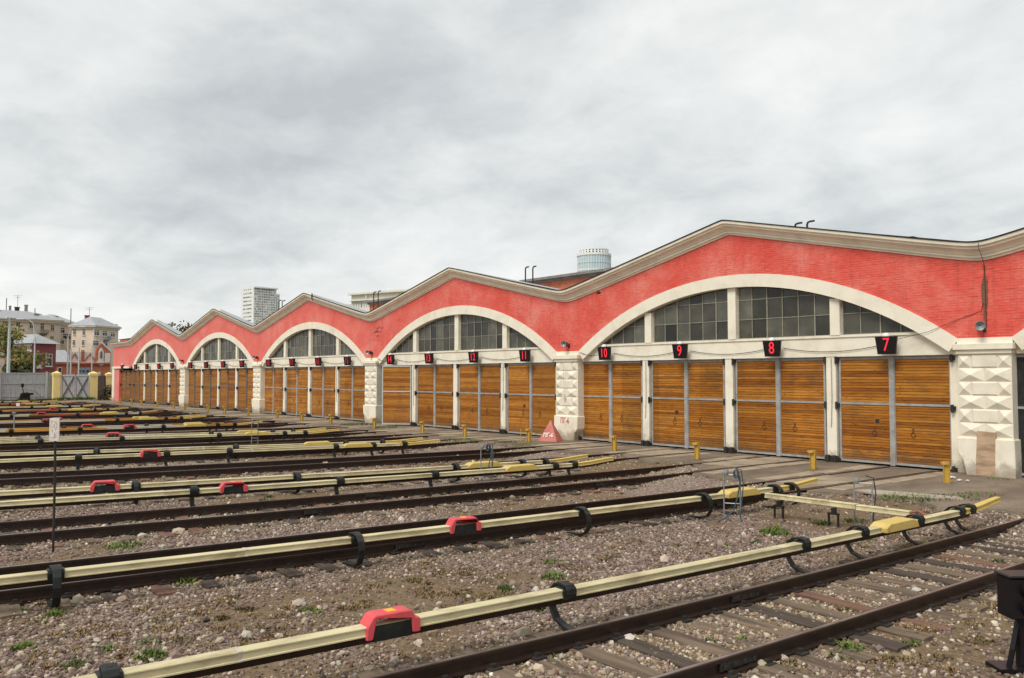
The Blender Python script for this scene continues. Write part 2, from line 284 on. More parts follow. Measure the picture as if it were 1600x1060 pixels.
def ground_mat(name, far_=False):
    m, t, b = nmat(name); k = t.links.new
    ge = N(t, 'ShaderNodeNewGeometry')
    at = N(t, 'ShaderNodeAttribute', attribute_name='pale'); ad = N(t, 'ShaderNodeAttribute', attribute_name='dirt')
    vo = N(t, 'ShaderNodeTexVoronoi', inp={'Scale': 26.0, 'Randomness': 1.0}); k(ge.outputs['Position'], vo.inputs[0])
    sx = N(t, 'ShaderNodeSeparateColor'); k(vo.outputs['Color'], sx.inputs[0])
    r1 = ramp(N(t, 'ShaderNodeValToRGB'), [(.0, (.12, .085, .073)), (.4, (.225, .163, .142)), (.75, (.30, .222, .192)), (.93, (.38, .30, .255)), (1, (.52, .45, .39))]); k(sx.outputs[0], r1.inputs[0])
    r1b = ramp(N(t, 'ShaderNodeValToRGB'), [(.0, (.10, .075, .05)), (.35, (.19, .15, .105)), (.7, (.29, .24, .18)), (.9, (.42, .36, .28)), (1, (.58, .53, .45))]); k(sx.outputs[1], r1b.inputs[0])
    mp_ = N(t, 'ShaderNodeMix', data_type='RGBA'); k(at.outputs['Fac'], mp_.inputs[0]); k(r1.outputs[0], mp_.inputs[6]); k(r1b.outputs[0], mp_.inputs[7])
    n1 = N(t, 'ShaderNodeTexNoise', inp={'Scale': .38, 'Detail': 8.0, 'Roughness': .65}); k(ge.outputs['Position'], n1.inputs[0])
    dm = N(t, 'ShaderNodeMath', operation='MULTIPLY_ADD', inp={1: .55}); k(n1.outputs[0], dm.inputs[0]); k(ad.outputs['Fac'], dm.inputs[2])
    r2 = ramp(N(t, 'ShaderNodeValToRGB'), [(.50, (0, 0, 0)), (.85, (.92, .92, .92))]); k(dm.outputs[0], r2.inputs[0])
    n2 = N(t, 'ShaderNodeTexNoise', inp={'Scale': 9.0, 'Detail': 6.0, 'Roughness': .7}); k(ge.outputs['Position'], n2.inputs[0])
    r3 = ramp(N(t, 'ShaderNodeValToRGB'), [(.3, (.105, .072, .042)), (.55, (.205, .145, .086)), (.8, (.29, .215, .135))]); k(n2.outputs[0], r3.inputs[0])
    mi = N(t, 'ShaderNodeMix', data_type='RGBA'); k(r2.outputs[0], mi.inputs[0]); k(mp_.outputs[2], mi.inputs[6]); k(r3.outputs[0], mi.inputs[7])
    out = mi.outputs[2]
    if far_:
        n5 = N(t, 'ShaderNodeTexNoise', inp={'Scale': .15, 'Detail': 8.0}); k(ge.outputs['Position'], n5.inputs[0])
        r5 = ramp(N(t, 'ShaderNodeValToRGB'), [(.4, (.06, .075, .03)), (.6, (.13, .11, .08))]); k(n5.outputs[0], r5.inputs[0]); out = r5.outputs[0]
    k(out, b.inputs['Base Color']); b.inputs['Roughness'].default_value = .95; b.inputs['Specular IOR Level'].default_value = .15
    bp = N(t, 'ShaderNodeBump', inp={'Strength': .8, 'Distance': .03}); k(vo.outputs['Distance'], bp.inputs['Height']); bp.invert = True
    k(bp.outputs[0], b.inputs['Normal'])
    return m


M['ground'] = ground_mat('gravel_and_dirt'); M['terrain'] = ground_mat('far_ground', True)


def apron_mat():
    m, t, b = nmat('worn_asphalt_apron'); k = t.links.new
    ge = N(t, 'ShaderNodeNewGeometry')
    mp = N(t, 'ShaderNodeMapping', inp={'Scale': (1.0, .45, 1)}); k(ge.outputs['Position'], mp.inputs[0])
    n1 = N(t, 'ShaderNodeTexNoise', inp={'Scale': .7, 'Detail': 9.0, 'Roughness': .68}); k(mp.outputs[0], n1.inputs[0])
    r1 = ramp(N(t, 'ShaderNodeValToRGB'), [(.3, (.115, .089, .066)), (.5, (.20, .158, .118)), (.7, (.29, .235, .175))]); k(n1.outputs[0], r1.inputs[0])
    n2 = N(t, 'ShaderNodeTexNoise', inp={'Scale': 22.0, 'Detail': 5.0, 'Roughness': .7}); k(ge.outputs['Position'], n2.inputs[0])
    r2 = ramp(N(t, 'ShaderNodeValToRGB'), [(.3, (.75, .75, .75)), (.7, (1.2, 1.2, 1.2))]); k(n2.outputs[0], r2.inputs[0])
    mu = N(t, 'ShaderNodeMix', data_type='RGBA', blend_type='MULTIPLY', inp={0: 1.0}); k(r1.outputs[0], mu.inputs[6]); k(r2.outputs[0], mu.inputs[7])
    k(mu.outputs[2], b.inputs['Base Color']); b.inputs['Roughness'].default_value = .9; b.inputs['Specular IOR Level'].default_value = .2
    bp = N(t, 'ShaderNodeBump', inp={'Strength': .4, 'Distance': .02}); k(n2.outputs[0], bp.inputs['Height']); k(bp.outputs[0], b.inputs['Normal'])
    return m


M['apron'] = apron_mat()


def attr_mat(name, attr, typ, rough=.85, mul=1.0, trans=False):
    m, t, b = nmat(name); k = t.links.new
    a = N(t, 'ShaderNodeAttribute', attribute_name=attr, attribute_type=typ)
    k(a.outputs['Color'], b.inputs['Base Color'])
    b.inputs['Roughness'].default_value = rough; b.inputs['Specular IOR Level'].default_value = .2
    return m


M['stone'] = attr_mat('ballast_stone', 'col', 'INSTANCER'); M['leaf'] = attr_mat('leaf_green', 'col', 'GEOMETRY', .7)
M['rock'] = plain('pale_rock', (.50, .42, .32), .9, .2, 8, .5, 20, dirt=(.33, .2, .14), dscale=6, damt=.5)

# ------------------------------------------------------------------ mesh helpers
WOFF = {}


class MB:
    def __init__(s): s.v = []; s.f = []; s.r = []

    def add(s, vs, fs, rnd=None):
        o = len(s.v); s.v += [tuple(v) for v in vs]; s.f += [tuple(o + i for i in f) for f in fs]
        s.r += [rnd if rnd is not None else 0.0] * len(vs)
        return s

    def box(s, x0, x1, y0, y1, z0, z1, rnd=None):
        return s.add([(x0, y0, z0), (x1, y0, z0), (x1, y1, z0), (x0, y1, z0), (x0, y0, z1), (x1, y0, z1), (x1, y1, z1), (x0, y1, z1)],
                     [(3, 2, 1, 0), (4, 5, 6, 7), (0, 1, 5, 4), (1, 2, 6, 5), (2, 3, 7, 6), (3, 0, 4, 7)], rnd)

    def obox(s, p, ux, uy, uz, a, b, c):          # box centred at p with half sizes a, b, c along unit axes
        p, ux, uy, uz = Vector(p), Vector(ux), Vector(uy), Vector(uz)
        vs = [p + ux * (a * i) + uy * (b * j) + uz * (c * k) for k in (-1, 1) for (i, j) in ((-1, -1), (1, -1), (1, 1), (-1, 1))]
        return s.add(vs, [(3, 2, 1, 0), (4, 5, 6, 7), (0, 1, 5, 4), (1, 2, 6, 5), (2, 3, 7, 6), (3, 0, 4, 7)])

    def prism(s, poly, fn0, fn1):                  # polygon in 2-D lifted by two functions to 3-D ends
        n = len(poly)
        vs = [fn0(*p) for p in poly] + [fn1(*p) for p in poly]
        return s.add(vs, [tuple(range(n))[::-1], tuple(range(n, 2 * n))] + [(i, (i + 1) % n, n + (i + 1) % n, n + i) for i in range(n)])

    def sweep(s, prof, frames, cap=True):          # frames: list of functions (a,b)->3-D point
        n = len(prof); o = []
        for fr in frames: o += [fr(*p) for p in prof]
        fs = [(i * n + j, i * n + (j + 1) % n, (i + 1) * n + (j + 1) % n, (i + 1) * n + j) for i in range(len(frames) - 1) for j in range(n)]
        if cap: fs += [tuple(range(n))[::-1], tuple(range((len(frames) - 1) * n, len(frames) * n))]
        return s.add(o, fs)

    def tube(s, pts, r, n=6):
        pts = [Vector(p) for p in pts]; rr = r if isinstance(r, (list, tuple)) else [r] * len(pts)
        fr = []; up = None
        for i, p in enumerate(pts):
            d = (pts[min(i + 1, len(pts) - 1)] - pts[max(i - 1, 0)]).normalized()
            if up is None: up = Vector((0, 0, 1)) if abs(d.z) < .9 else Vector((1, 0, 0))
            a = d.cross(up).normalized(); b = a.cross(d).normalized(); up = b
            fr.append((p, a, b, rr[i]))
        vs = [p + (a * math.cos(2 * math.pi * j / n) + b * math.sin(2 * math.pi * j / n)) * q for p, a, b, q in fr for j in range(n)]
        fs = [(i * n + j, i * n + (j + 1) % n, (i + 1) * n + (j + 1) % n, (i + 1) * n + j) for i in range(len(fr) - 1) for j in range(n)]
        fs += [tuple(range(n))[::-1], tuple(range((len(fr) - 1) * n, len(fr) * n))]
        return s.add(vs, fs)

    def lathe(s, prof, c, n=16, axis='z'):
        vs = []
        for r, h in prof:
            for j in range(n):
                a = 2 * math.pi * j / n
                q = (r * math.cos(a), r * math.sin(a), h)
                if axis == 'y': q = (q[0], q[2], q[1])
                if axis == 'x': q = (q[2], q[0], q[1])
                vs.append((c[0] + q[0], c[1] + q[1], c[2] + q[2]))
        m = len(prof)
        fs = [(i * n + j, i * n + (j + 1) % n, (i + 1) * n + (j + 1) % n, (i + 1) * n + j) for i in range(m - 1) for j in range(n)]
        fs += [tuple(range(n))[::-1], tuple(range((m - 1) * n, m * n))]
        return s.add(vs, fs)

    def mesh(s, name, mat, off=(0, 0, 0), bevel=0, smooth=False, rnd=False, fix=True):
        me = bpy.data.meshes.new(name)
        me.from_pydata([(v[0] - off[0], v[1] - off[1], v[2] - off[2]) for v in s.v], [], s.f)
        if rnd:
            a = me.attributes.new('rnd', 'FLOAT', 'POINT'); a.data.foreach_set('value', s.r)
        if fix or bevel:
            bm = bmesh.new(); bm.from_mesh(me)
            if bevel: bmesh.ops.bevel(bm, geom=[e for e in bm.edges if len(e.link_faces) == 2 and e.calc_face_angle(0) > .5], offset=bevel, segments=1, affect='EDGES', profile=.5)
            bmesh.ops.recalc_face_normals(bm, faces=bm.faces); bm.to_mesh(me); bm.free()
        if smooth: me.polygons.foreach_set('use_smooth', [True] * len(me.polygons))
        if mat: me.materials.append(mat)
        return me

    def build(s, name, mat, parent=None, **kw):
        off = WOFF.get(parent, (0, 0, 0)) if parent else (0, 0, 0)
        o = bpy.data.objects.new(name, s.mesh(name, mat, off, **kw)); COL.objects.link(o)
        if parent: o.parent = parent
        WOFF[o] = off
        return o


def tag(o, label=None, cat=None, group=None, kind=None):
    if label: o['label'] = label
    if cat: o['category'] = cat
    if group: o['group'] = group
    if kind: o['kind'] = kind
    return o


def thing(name, loc, label, cat, group=None):
    o = bpy.data.objects.new(name, None); COL.objects.link(o); o.location = loc; o.empty_display_size = .3
    WOFF[o] = tuple(loc)
    return tag(o, label, cat, group)


def inst(name, me, parent, wloc, rot=None, scale=None):   # an object of its own sharing mesh data
    o = bpy.data.objects.new(name, me); COL.objects.link(o); off = WOFF.get(parent, (0, 0, 0))
    o.location = Vector(wloc) - Vector(off); WOFF[o] = tuple(wloc)
    if parent: o.parent = parent
    if rot: o.rotation_euler = rot
    if scale: o.scale = scale
    return o


def copy_tree(o, parent=None):
    c = o.copy(); COL.objects.link(c)
    if parent: c.parent = parent
    for ch in list(o.children): copy_tree(ch, c)
    return c


def text_mesh(txt, size, mat, depth=.01, bold=.0, sx=1.0):
    cu = bpy.data.curves.new('lettering', 'FONT'); cu.body = txt; cu.size = size; cu.extrude = depth; cu.offset = bold; cu.align_x = 'CENTER'; cu.align_y = 'CENTER'; cu.resolution_u = 3; cu.space_character = 1.12 if txt.isdigit() else 1.0
    o = bpy.data.objects.new('lettering', cu); COL.objects.link(o)
    dg = bpy.context.evaluated_depsgraph_get(); me = bpy.data.meshes.new_from_object(o.evaluated_get(dg))
    bpy.data.objects.remove(o); bpy.data.curves.remove(cu)
    me.transform(Matrix.Diagonal((sx, 1, 1, 1)) @ Matrix.Identity(4)); me.transform(Matrix.Rotation(R(90), 4, 'X'))   # now reads from -Y
    me.materials.clear(); me.materials.append(mat)
    return me


def smooth(a, b, x):
    t = max(0., min(1., (x - a) / (b - a))); return t * t * (3 - 2 * t)


# ------------------------------------------------------------------ layout numbers (metres; rail tops at z = 0)
yD, yW, yP = 26.24, 25.92, 25.84          # gate plane, brick face, pier face
S, G = 4.114, 1.176
XS = {7 + i: -12.91 - S * i - G * (i // 4) for i in range(21)}; XS[6] = -12.91 + S + G; XS[5] = XS[6] + S; XS[4] = XS[5] + S; XS[3] = XS[4] + S
BAY = 17.633
PX = lambda k: -10.06 - BAY * k           # pier centres: k = 0 between gates 6 and 7
BX = lambda k: PX(k) - BAY / 2            # bay centres
ZC, RO, RI = -7.1, 13.70, 13.24           # arch centre height and radii


def track_x(n, Y):
    t = (Y - 26.16) / 10
    a, b, o = {6: (-.26, -.199, 1.72), 7: (.356, -.122, .664), 8: (.134, -.249, .404), 10: (.155, -.50, .33)}.get(n, (.14, -.40, .35))
    return XS[n] + o + a * t + b * t * t


CR_PTS = {6: [(1.9, -7.92), (4.34, -7.6), (6.98, -7.52), (11.74, -7.3), (15.2, -7.14), (18.6, -7.03)],
          7: [(1.77, -12.5), (2.38, -12.5), (6.5, -11.95), (8.6, -11.86), (11.1, -11.6), (14.5, -11.5), (18.5, -11.06)],
          8: [(2.8, -19.96), (6.5, -19.2), (9.9, -18.91), (12.5, -18.54), (17, -18.05), (18.65, -17.87)],
          9: [(3, -21.7), (5.6, -21.3), (9.5, -20.3), (14, -19.8), (17.8, -19.08)],
          10: [(4.2, -29.96), (6.4, -29.76), (10, -28.85), (14.8, -28.2), (17.4, -27.5), (19.3, -27.0)],
          11: [(4.5, -32.4), (7.2, -31.9), (11.7, -30.2), (16.8, -29.0), (18.6, -28.4)],
          12: [(18.5, -35.6), (14.5, -36.55), (5.3, -38.4)], 13: [(18.5, -36.9), (11.1, -38.85), (5.6, -40.4)]}
CR_FIT = {n: np.polyfit([p[0] for p in q], [p[1] for p in q], 2) for n, q in CR_PTS.items()}


def cr_x(n, Y):
    if n in CR_FIT: return float(np.polyval(CR_FIT[n], Y))
    t = (Y - 26.16) / 10
    m = n if n % 2 == 0 else n - 1
    gap = (XS[m] + XS[m + 1]) / 2 if m + 1 in XS else XS[m] - 2
    return gap + .75 + (.65 if n % 2 == 0 else -.65) + .1 * t - .42 * t * t


def cornice_z(x):
    if x < PX(5) : return 6.2
    d = abs((x - PX(0) + BAY / 2) % BAY - BAY / 2)          # distance to the nearest valley
    d2 = BAY / 2 - d
    return 6.14 + 1.99 * (math.sqrt(d * d + .12) - (max(0, .35 - d2) ** 2) * .4) / (BAY / 2)


def apron_edge(x):
    b = 19.5 + (2.7 * smooth(-14.2, -18.5, x))
    return b + .30 * math.sin(x * 1.7) + .22 * math.sin(x * 4.1 + 1) + .12 * math.sin(x * 9.3)


def nse(x, y):
    return math.sin(x * 1.3 + y * .7) * math.sin(y * 1.1 - x * .4) * .5 + math.sin(x * 3.1 - y * 2.3) * math.sin(y * 2.9 + x * 1.2) * .3 + math.sin(x * 7.7 + y * 5.1) * .12


def ground_z(x, y):
    e = apron_edge(x)
    z = -.212 + .15 * smooth(e - 3.2, e - .3, y) + .022 * nse(x, y)
    if y > e - .1: z = -.26
    return z


# ------------------------------------------------------------------ ground, yard, apron
g = MB(); Rf = 4500
g.add([(-Rf, -Rf, -.5), (Rf, -Rf, -.5), (Rf, Rf, -.5), (-Rf, Rf, -.5)], [(0, 1, 2, 3)])
tag(g.build('terrain', M['terrain'], fix=False), kind='structure')

TR_ALL = list(range(6, 28))


def pale_at(x, y):
    best = 9
    for n in range(6, 15):
        best = min(best, abs(x - track_x(n, y)))
    v = 1 - smooth(1.0, 2.1, best + .5 * nse(x * 1.7, y * 1.7))
    if -10 > x > -17.6 and False: v = max(v, .0)
    return v


def dirt_v(x, y):
    n_ = np.sin(x * .62 + 1.3) * np.sin(y * .55 + x * .21 + .4) + .55 * np.sin(x * 1.35 + y * .9) * np.sin(y * 1.6 - x * .5 + 2) + .3 * np.sin(x * 3.3 - y * 1.1) * np.sin(y * 3.7 + x)
    return np.clip(.32 + .55 * n_, 0, 1)


def grid(xs, ys, name, pale):
    v = []; f = []; a = []; dd = []
    for y in ys:
        for x in xs:
            v.append((x, y, ground_z(x, y))); a.append(pale_at(x, y) if pale else .8); dd.append(float(dirt_v(np.float64(x), np.float64(y))))
    nx = len(xs)
    for j in range(len(ys) - 1):
        for i in range(nx - 1):
            f.append((j * nx + i, j * nx + i + 1, (j + 1) * nx + i + 1, (j + 1) * nx + i))
    me = bpy.data.meshes.new(name); me.from_pydata(v, [], f)
    at = me.attributes.new('pale', 'FLOAT', 'POINT'); at.data.foreach_set('value', a)
    at = me.attributes.new('dirt', 'FLOAT', 'POINT'); at.data.foreach_set('value', dd)
    me.polygons.foreach_set('use_smooth', [True] * len(me.polygons)); me.materials.append(M['ground'])
    o = bpy.data.objects.new(name, me); COL.objects.link(o); return tag(o, kind='structure')


grid(np.arange(-50, 14.01, .25), np.arange(-8, 24.6, .25), 'gravel_yard', True)
grid(np.concatenate([np.arange(-130, -50.5, 1.0), [-50]]), np.arange(-8, 24.6, .8), 'far_gravel_yard', False)

ap = MB(); xsx = np.arange(-111, 12.01, .35)
for i in range(len(xsx) - 1):
    a, b = float(xsx[i]), float(xsx[i + 1]); ea, eb = apron_edge(a), apron_edge(b)
    m1 = (ea + 26.9) / 2; m2 = (eb + 26.9) / 2
    ap.add([(a, ea, -.02), (b, eb, -.02), (b, m2, -.012), (a, m1, -.012), (b, 27, -.012), (a, 27, -.012), (a, ea - .12, -.3), (b, eb - .12, -.3)],
           [(0, 1, 2, 3), (3, 2, 4, 5), (6, 7, 1, 0)])
apron = tag(ap.build('apron', M['apron'], fix=False), kind='structure')

slab_mesh = {}
for n in range(6, 28):
    w_in, w_out = 1.42, .55
    for (c, w) in ((0, w_in), (-1.17, w_out), (1.17, w_out)):
        Y = apron_edge(track_x(n, 22) + c) + .45 + random.uniform(-.25, .3)
        while Y < 25.3:
            ln = random.choice((1.25, 1.5)) if n < 16 else 3.5
            ln = min(ln, 25.75 - Y)
            if random.random() < .86 or n > 15:
                key = (round(w, 2), round(ln, 1), random.randint(0, 2))
                if key not in slab_mesh:
                    b = MB(); j = lambda: random.uniform(-.035, .035)
                    x0, x1, y0, y1 = -w / 2 + .02, w / 2 - .02, .02, ln - .02
                    pts = [(x0 + j(), y0 + j()), (x1 + j(), y0 + j()), (x1 + j(), y1 + j()), (x0 + j(), y1 + j())]
                    b.prism(pts, lambda p, q: (p, q, -.03), lambda p, q: (p, q, 0))
                    slab_mesh[key] = b.mesh('slab', M['slab'])
                o = inst('slab', slab_mesh[key], apron, (track_x(n, Y) + c, Y, -.004 + random.uniform(-.003, .006)), rot=(random.uniform(-.006, .006), random.uniform(-.004, .004), random.uniform(-.012, .012)))
            Y += ln
b = MB(); b.prism([(-10.9, 20.0), (-10.2, 19.75), (-9.3, 20.0), (-8.5, 20.5), (-8.7, 20.75), (-9.9, 20.55), (-10.7, 20.35)], lambda x, y: (x, y, -.03), lambda x, y: (x, y, .012))
b.build('slab', M['slab_pale'], apron)

ORD = ['first', 'second', 'third', 'fourth']
ARCHN = ['nearest', 'second', 'third', 'fourth', 'farthest']


def gate_desc(n):                        # where a gate stands, in words one can follow on the facade
    k, i = divmod(n - 7, 4)
    if k > 4: return 'the dark end gate left of all the arches'
    return 'the %s gate from the right under the %s arch' % (ORD[i], ARCHN[k])


# ------------------------------------------------------------------ railway tracks
RAILP = [(-.068, -.17), (.068, -.17), (.068, -.155), (.012, -.135), (.010, -.045), (.038, -.038), (.038, -.005), (.030, .002), (-.030, .002), (-.038, -.005), (-.038, -.038), (-.010, -.045), (-.012, -.135), (-.068, -.155)]
sl_mesh = {}
for kk in range(5):
    b = MB(); j = lambda s: random.uniform(-s, s)
    l0, l1, w = 1.36 + j(.06), 1.36 + j(.06), .125 + j(.015)
    prof = [(-w, -.12), (w, -.12), (w, -.012 + j(.006)), (w - .015, 0), (-w + .015, 0), (-w, -.012)]
    b.sweep(prof, [(lambda X: (lambda a, z: (X, a + .008 * math.sin(X * 3 + kk), z + .006 * math.sin(X * 5 + kk * 2))))(X) for X in np.linspace(-l0, l1, 7)])
    for mk in ('sleeper', 'sleeper_rust', 'sleeper_dark'): sl_mesh[(kk, mk)] = b.mesh('sleeper', M[mk])


def track_view_start(n):                                   # first Y that the yard keeps of this track
    return {6: -3.0, 7: -2.0, 8: 0., 9: 0., 10: 1.0, 11: 1.5}.get(n, 2.0)


for n in TR_ALL:
    y0 = track_view_start(n)
    lab = {6: 'nearest rusty railway track on weathered wooden sleepers, running past the short black signal',
           27: 'farthest railway track, running into the gate at the end beside the yellow pillars'}.get(n, 'rusty track into ' + gate_desc(n))
    t = thing('railway_track', (track_x(n, 10), 10, -.17), lab, 'railway track', 'railway tracks of the depot yard')
    Ys = np.linspace(y0, 26.6, 34)
    for sgn in (-1, 1):
        b = MB(); b.sweep(RAILP, [(lambda X, Y: (lambda a, z: (X + a, Y, z)))(track_x(n, Y) + sgn * .796, Y) for Y in Ys]); b.build('rail', M['rail'], t)
        if n < 13:
            b = MB(); b.sweep([(-.022, -.004), (.022, -.004), (.022, .0035), (-.022, .0035)], [(lambda X, Y: (lambda a, z: (X + a, Y, z)))(track_x(n, Y) + sgn * .796, Y) for Y in Ys]); b.build('running_surface', M['rail_top'], t)
        b = MB(); e = apron_edge(track_x(n, 22) + sgn * .8) + .1; YY = np.linspace(e, 25.9, 5)
        b.sweep([(-.045, -.02), (.045, -.02), (.045, .0016), (-.045, .0016)], [(lambda X, Y: (lambda a, z: (X + a, Y, z)))(track_x(n, Y) + sgn * .705, Y) for Y in YY]); b.build('flangeway', M['groove'], t)
    if n <= 11:
        Y = y0 + .3; fast = MB()
        while Y < apron_edge(track_x(n, 22)) - .2:
            dxy = (track_x(n, Y + .2) - track_x(n, Y - .2)) / .4
            mk = random.choices(('sleeper', 'sleeper_rust', 'sleeper_dark'), (.5, .05, .45) if n in (6, 7) else (.4, .3, .3))[0]
            inst('sleeper', sl_mesh[(random.randint(0, 4), mk)], t, (track_x(n, Y) + random.uniform(-.06, .06), Y, -.170 + random.uniform(-.014, .004)), rot=(random.uniform(-.02, .02), random.uniform(-.006, .006), math.atan(-dxy) + random.uniform(-.03, .03)))
            for sgn in (-1, 1):
                for q in (-1, 1):
                    c = track_x(n, Y) + sgn * .796 + q * .1
                    fast.box(c - .055, c + .055, Y - .075, Y + .075, -.178, -.155); fast.box(c - .025 - q * .02, c + .025 - q * .02, Y - .03, Y + .03, -.158, -.12)
            Y += .58 if n == 6 else .62
        tag(fast.build('rail_fastening', M['dark_iron'], t, fix=False), kind='stuff')
    if n in (6, 7, 8, 9):
        for sgn, Yj in ((1, 7.35), (-1, 9.6), (1, 15.5)):
            if n != 6: Yj += n * .37 % 2
            b = MB(); X = track_x(n, Yj) + sgn * .796
            for q in (-1, 1): b.box(X + q * .018 - .012, X + q * .018 + .012, Yj - .3, Yj + .3, -.125, -.042)
            for k in range(4):
                yy = Yj - .24 + .16 * k; b.box(X - .055, X + .055, yy - .018, yy + .018, -.105, -.07)
            b.build('joint_bar', M['dark_iron'], t)

# ------------------------------------------------------------------ contact rails
COVP = [(-.078, .292), (-.068, .299), (.068, .299), (.078, .292), (.078, .281), (.068, .277), (.068, .219), (.081, .214), (.081, .201), (-.081, .201), (-.081, .214), (-.068, .219), (-.068, .277), (-.078, .281)]
CPATH = [(-.107, .25), (-.107, .30), (-.08, .338), (.04, .352), (.15, .325), (.235, .25), (.262, .12), (.24, .0), (.16, -.105), (.02, -.155), (-.16, -.172), (-.36, -.178)]


def strip_c(away, width=.10, th=.016):
    b = MB(); pts = CPATH
    fr = []
    for i, (a, z) in enumerate(pts):
        a0, z0 = pts[max(0, i - 1)]; a1, z1 = pts[min(len(pts) - 1, i + 1)]
        d = math.hypot(a1 - a0, z1 - z0); nx_, nz_ = -(z1 - z0) / d, (a1 - a0) / d
        wd = width * (1.35 if i < 4 else 1.0) * (1.25 if i > 9 else 1)
        fr.append([((a + nx_ * s * th) * away, y * wd / 2, z + nz_ * s * th) for (s, y) in ((-1, -1), (1, -1), (1, 1), (-1, 1))])
    n = len(fr); vs = [v for f_ in fr for v in f_]
    fs = [(i * 4 + j, i * 4 + (j + 1) % 4, (i + 1) * 4 + (j + 1) % 4, (i + 1) * 4 + j) for i in range(n - 1) for j in range(4)] + [(0, 1, 2, 3), tuple(range(4 * n - 4, 4 * n))]
    b.add(vs, fs)
    b.prism([(-.094, .18), (-.10, .28), (-.078, .318), (.078, .318), (.10, .28), (.094, .18)], lambda a, z: (a * away, -.10, z), lambda a, z: (a * away, .10, z))   # insulator shroud
    b.box(-.02, .02, -.03, .03, .33, .365)
    return b


BR = {s: strip_c(s).mesh('bracket', M['black_rubber'], bevel=.004) for s in (-1, 1)}


def red_cover():
    b = MB(); out = [(-.31, .165), (-.305, .29), (-.29, .32), (-.235, .40), (-.205, .412), (.18, .412), (.21, .40), (.25, .33), (.31, .315), (.315, .165), (.225, .165), (.20, .365), (-.195, .365), (-.235, .165)]
    # two side cheeks and a top skin so that it reads as a folded cover over the joint
    b.prism(out, lambda y, z: (-.105, y, z), lambda y, z: (.105, y, z))
    return b


RED = red_cover().mesh('joint_cover', M['red_cover'], bevel=.012)
STICK = MB().box(-.055, .055, -.05, .05, .4125, .4155).mesh('sticker', plain('yellow_warning_sticker', (.75, .45, .03), .5, .15, 30))
RED_IN = MB().box(-.088, .088, -.225, .215, .14, .30).mesh('joint_box', M['black_rubber'])
BOXY = MB().prism([(-.55, .2), (-.55, .29), (-.42, .35), (.35, .36), (.5, .30), (.55, .2)], lambda y, z: (-.16, y, z), lambda y, z: (.16, y, z)).mesh('switch_cover', M['yellow_cover'], bevel=.012)

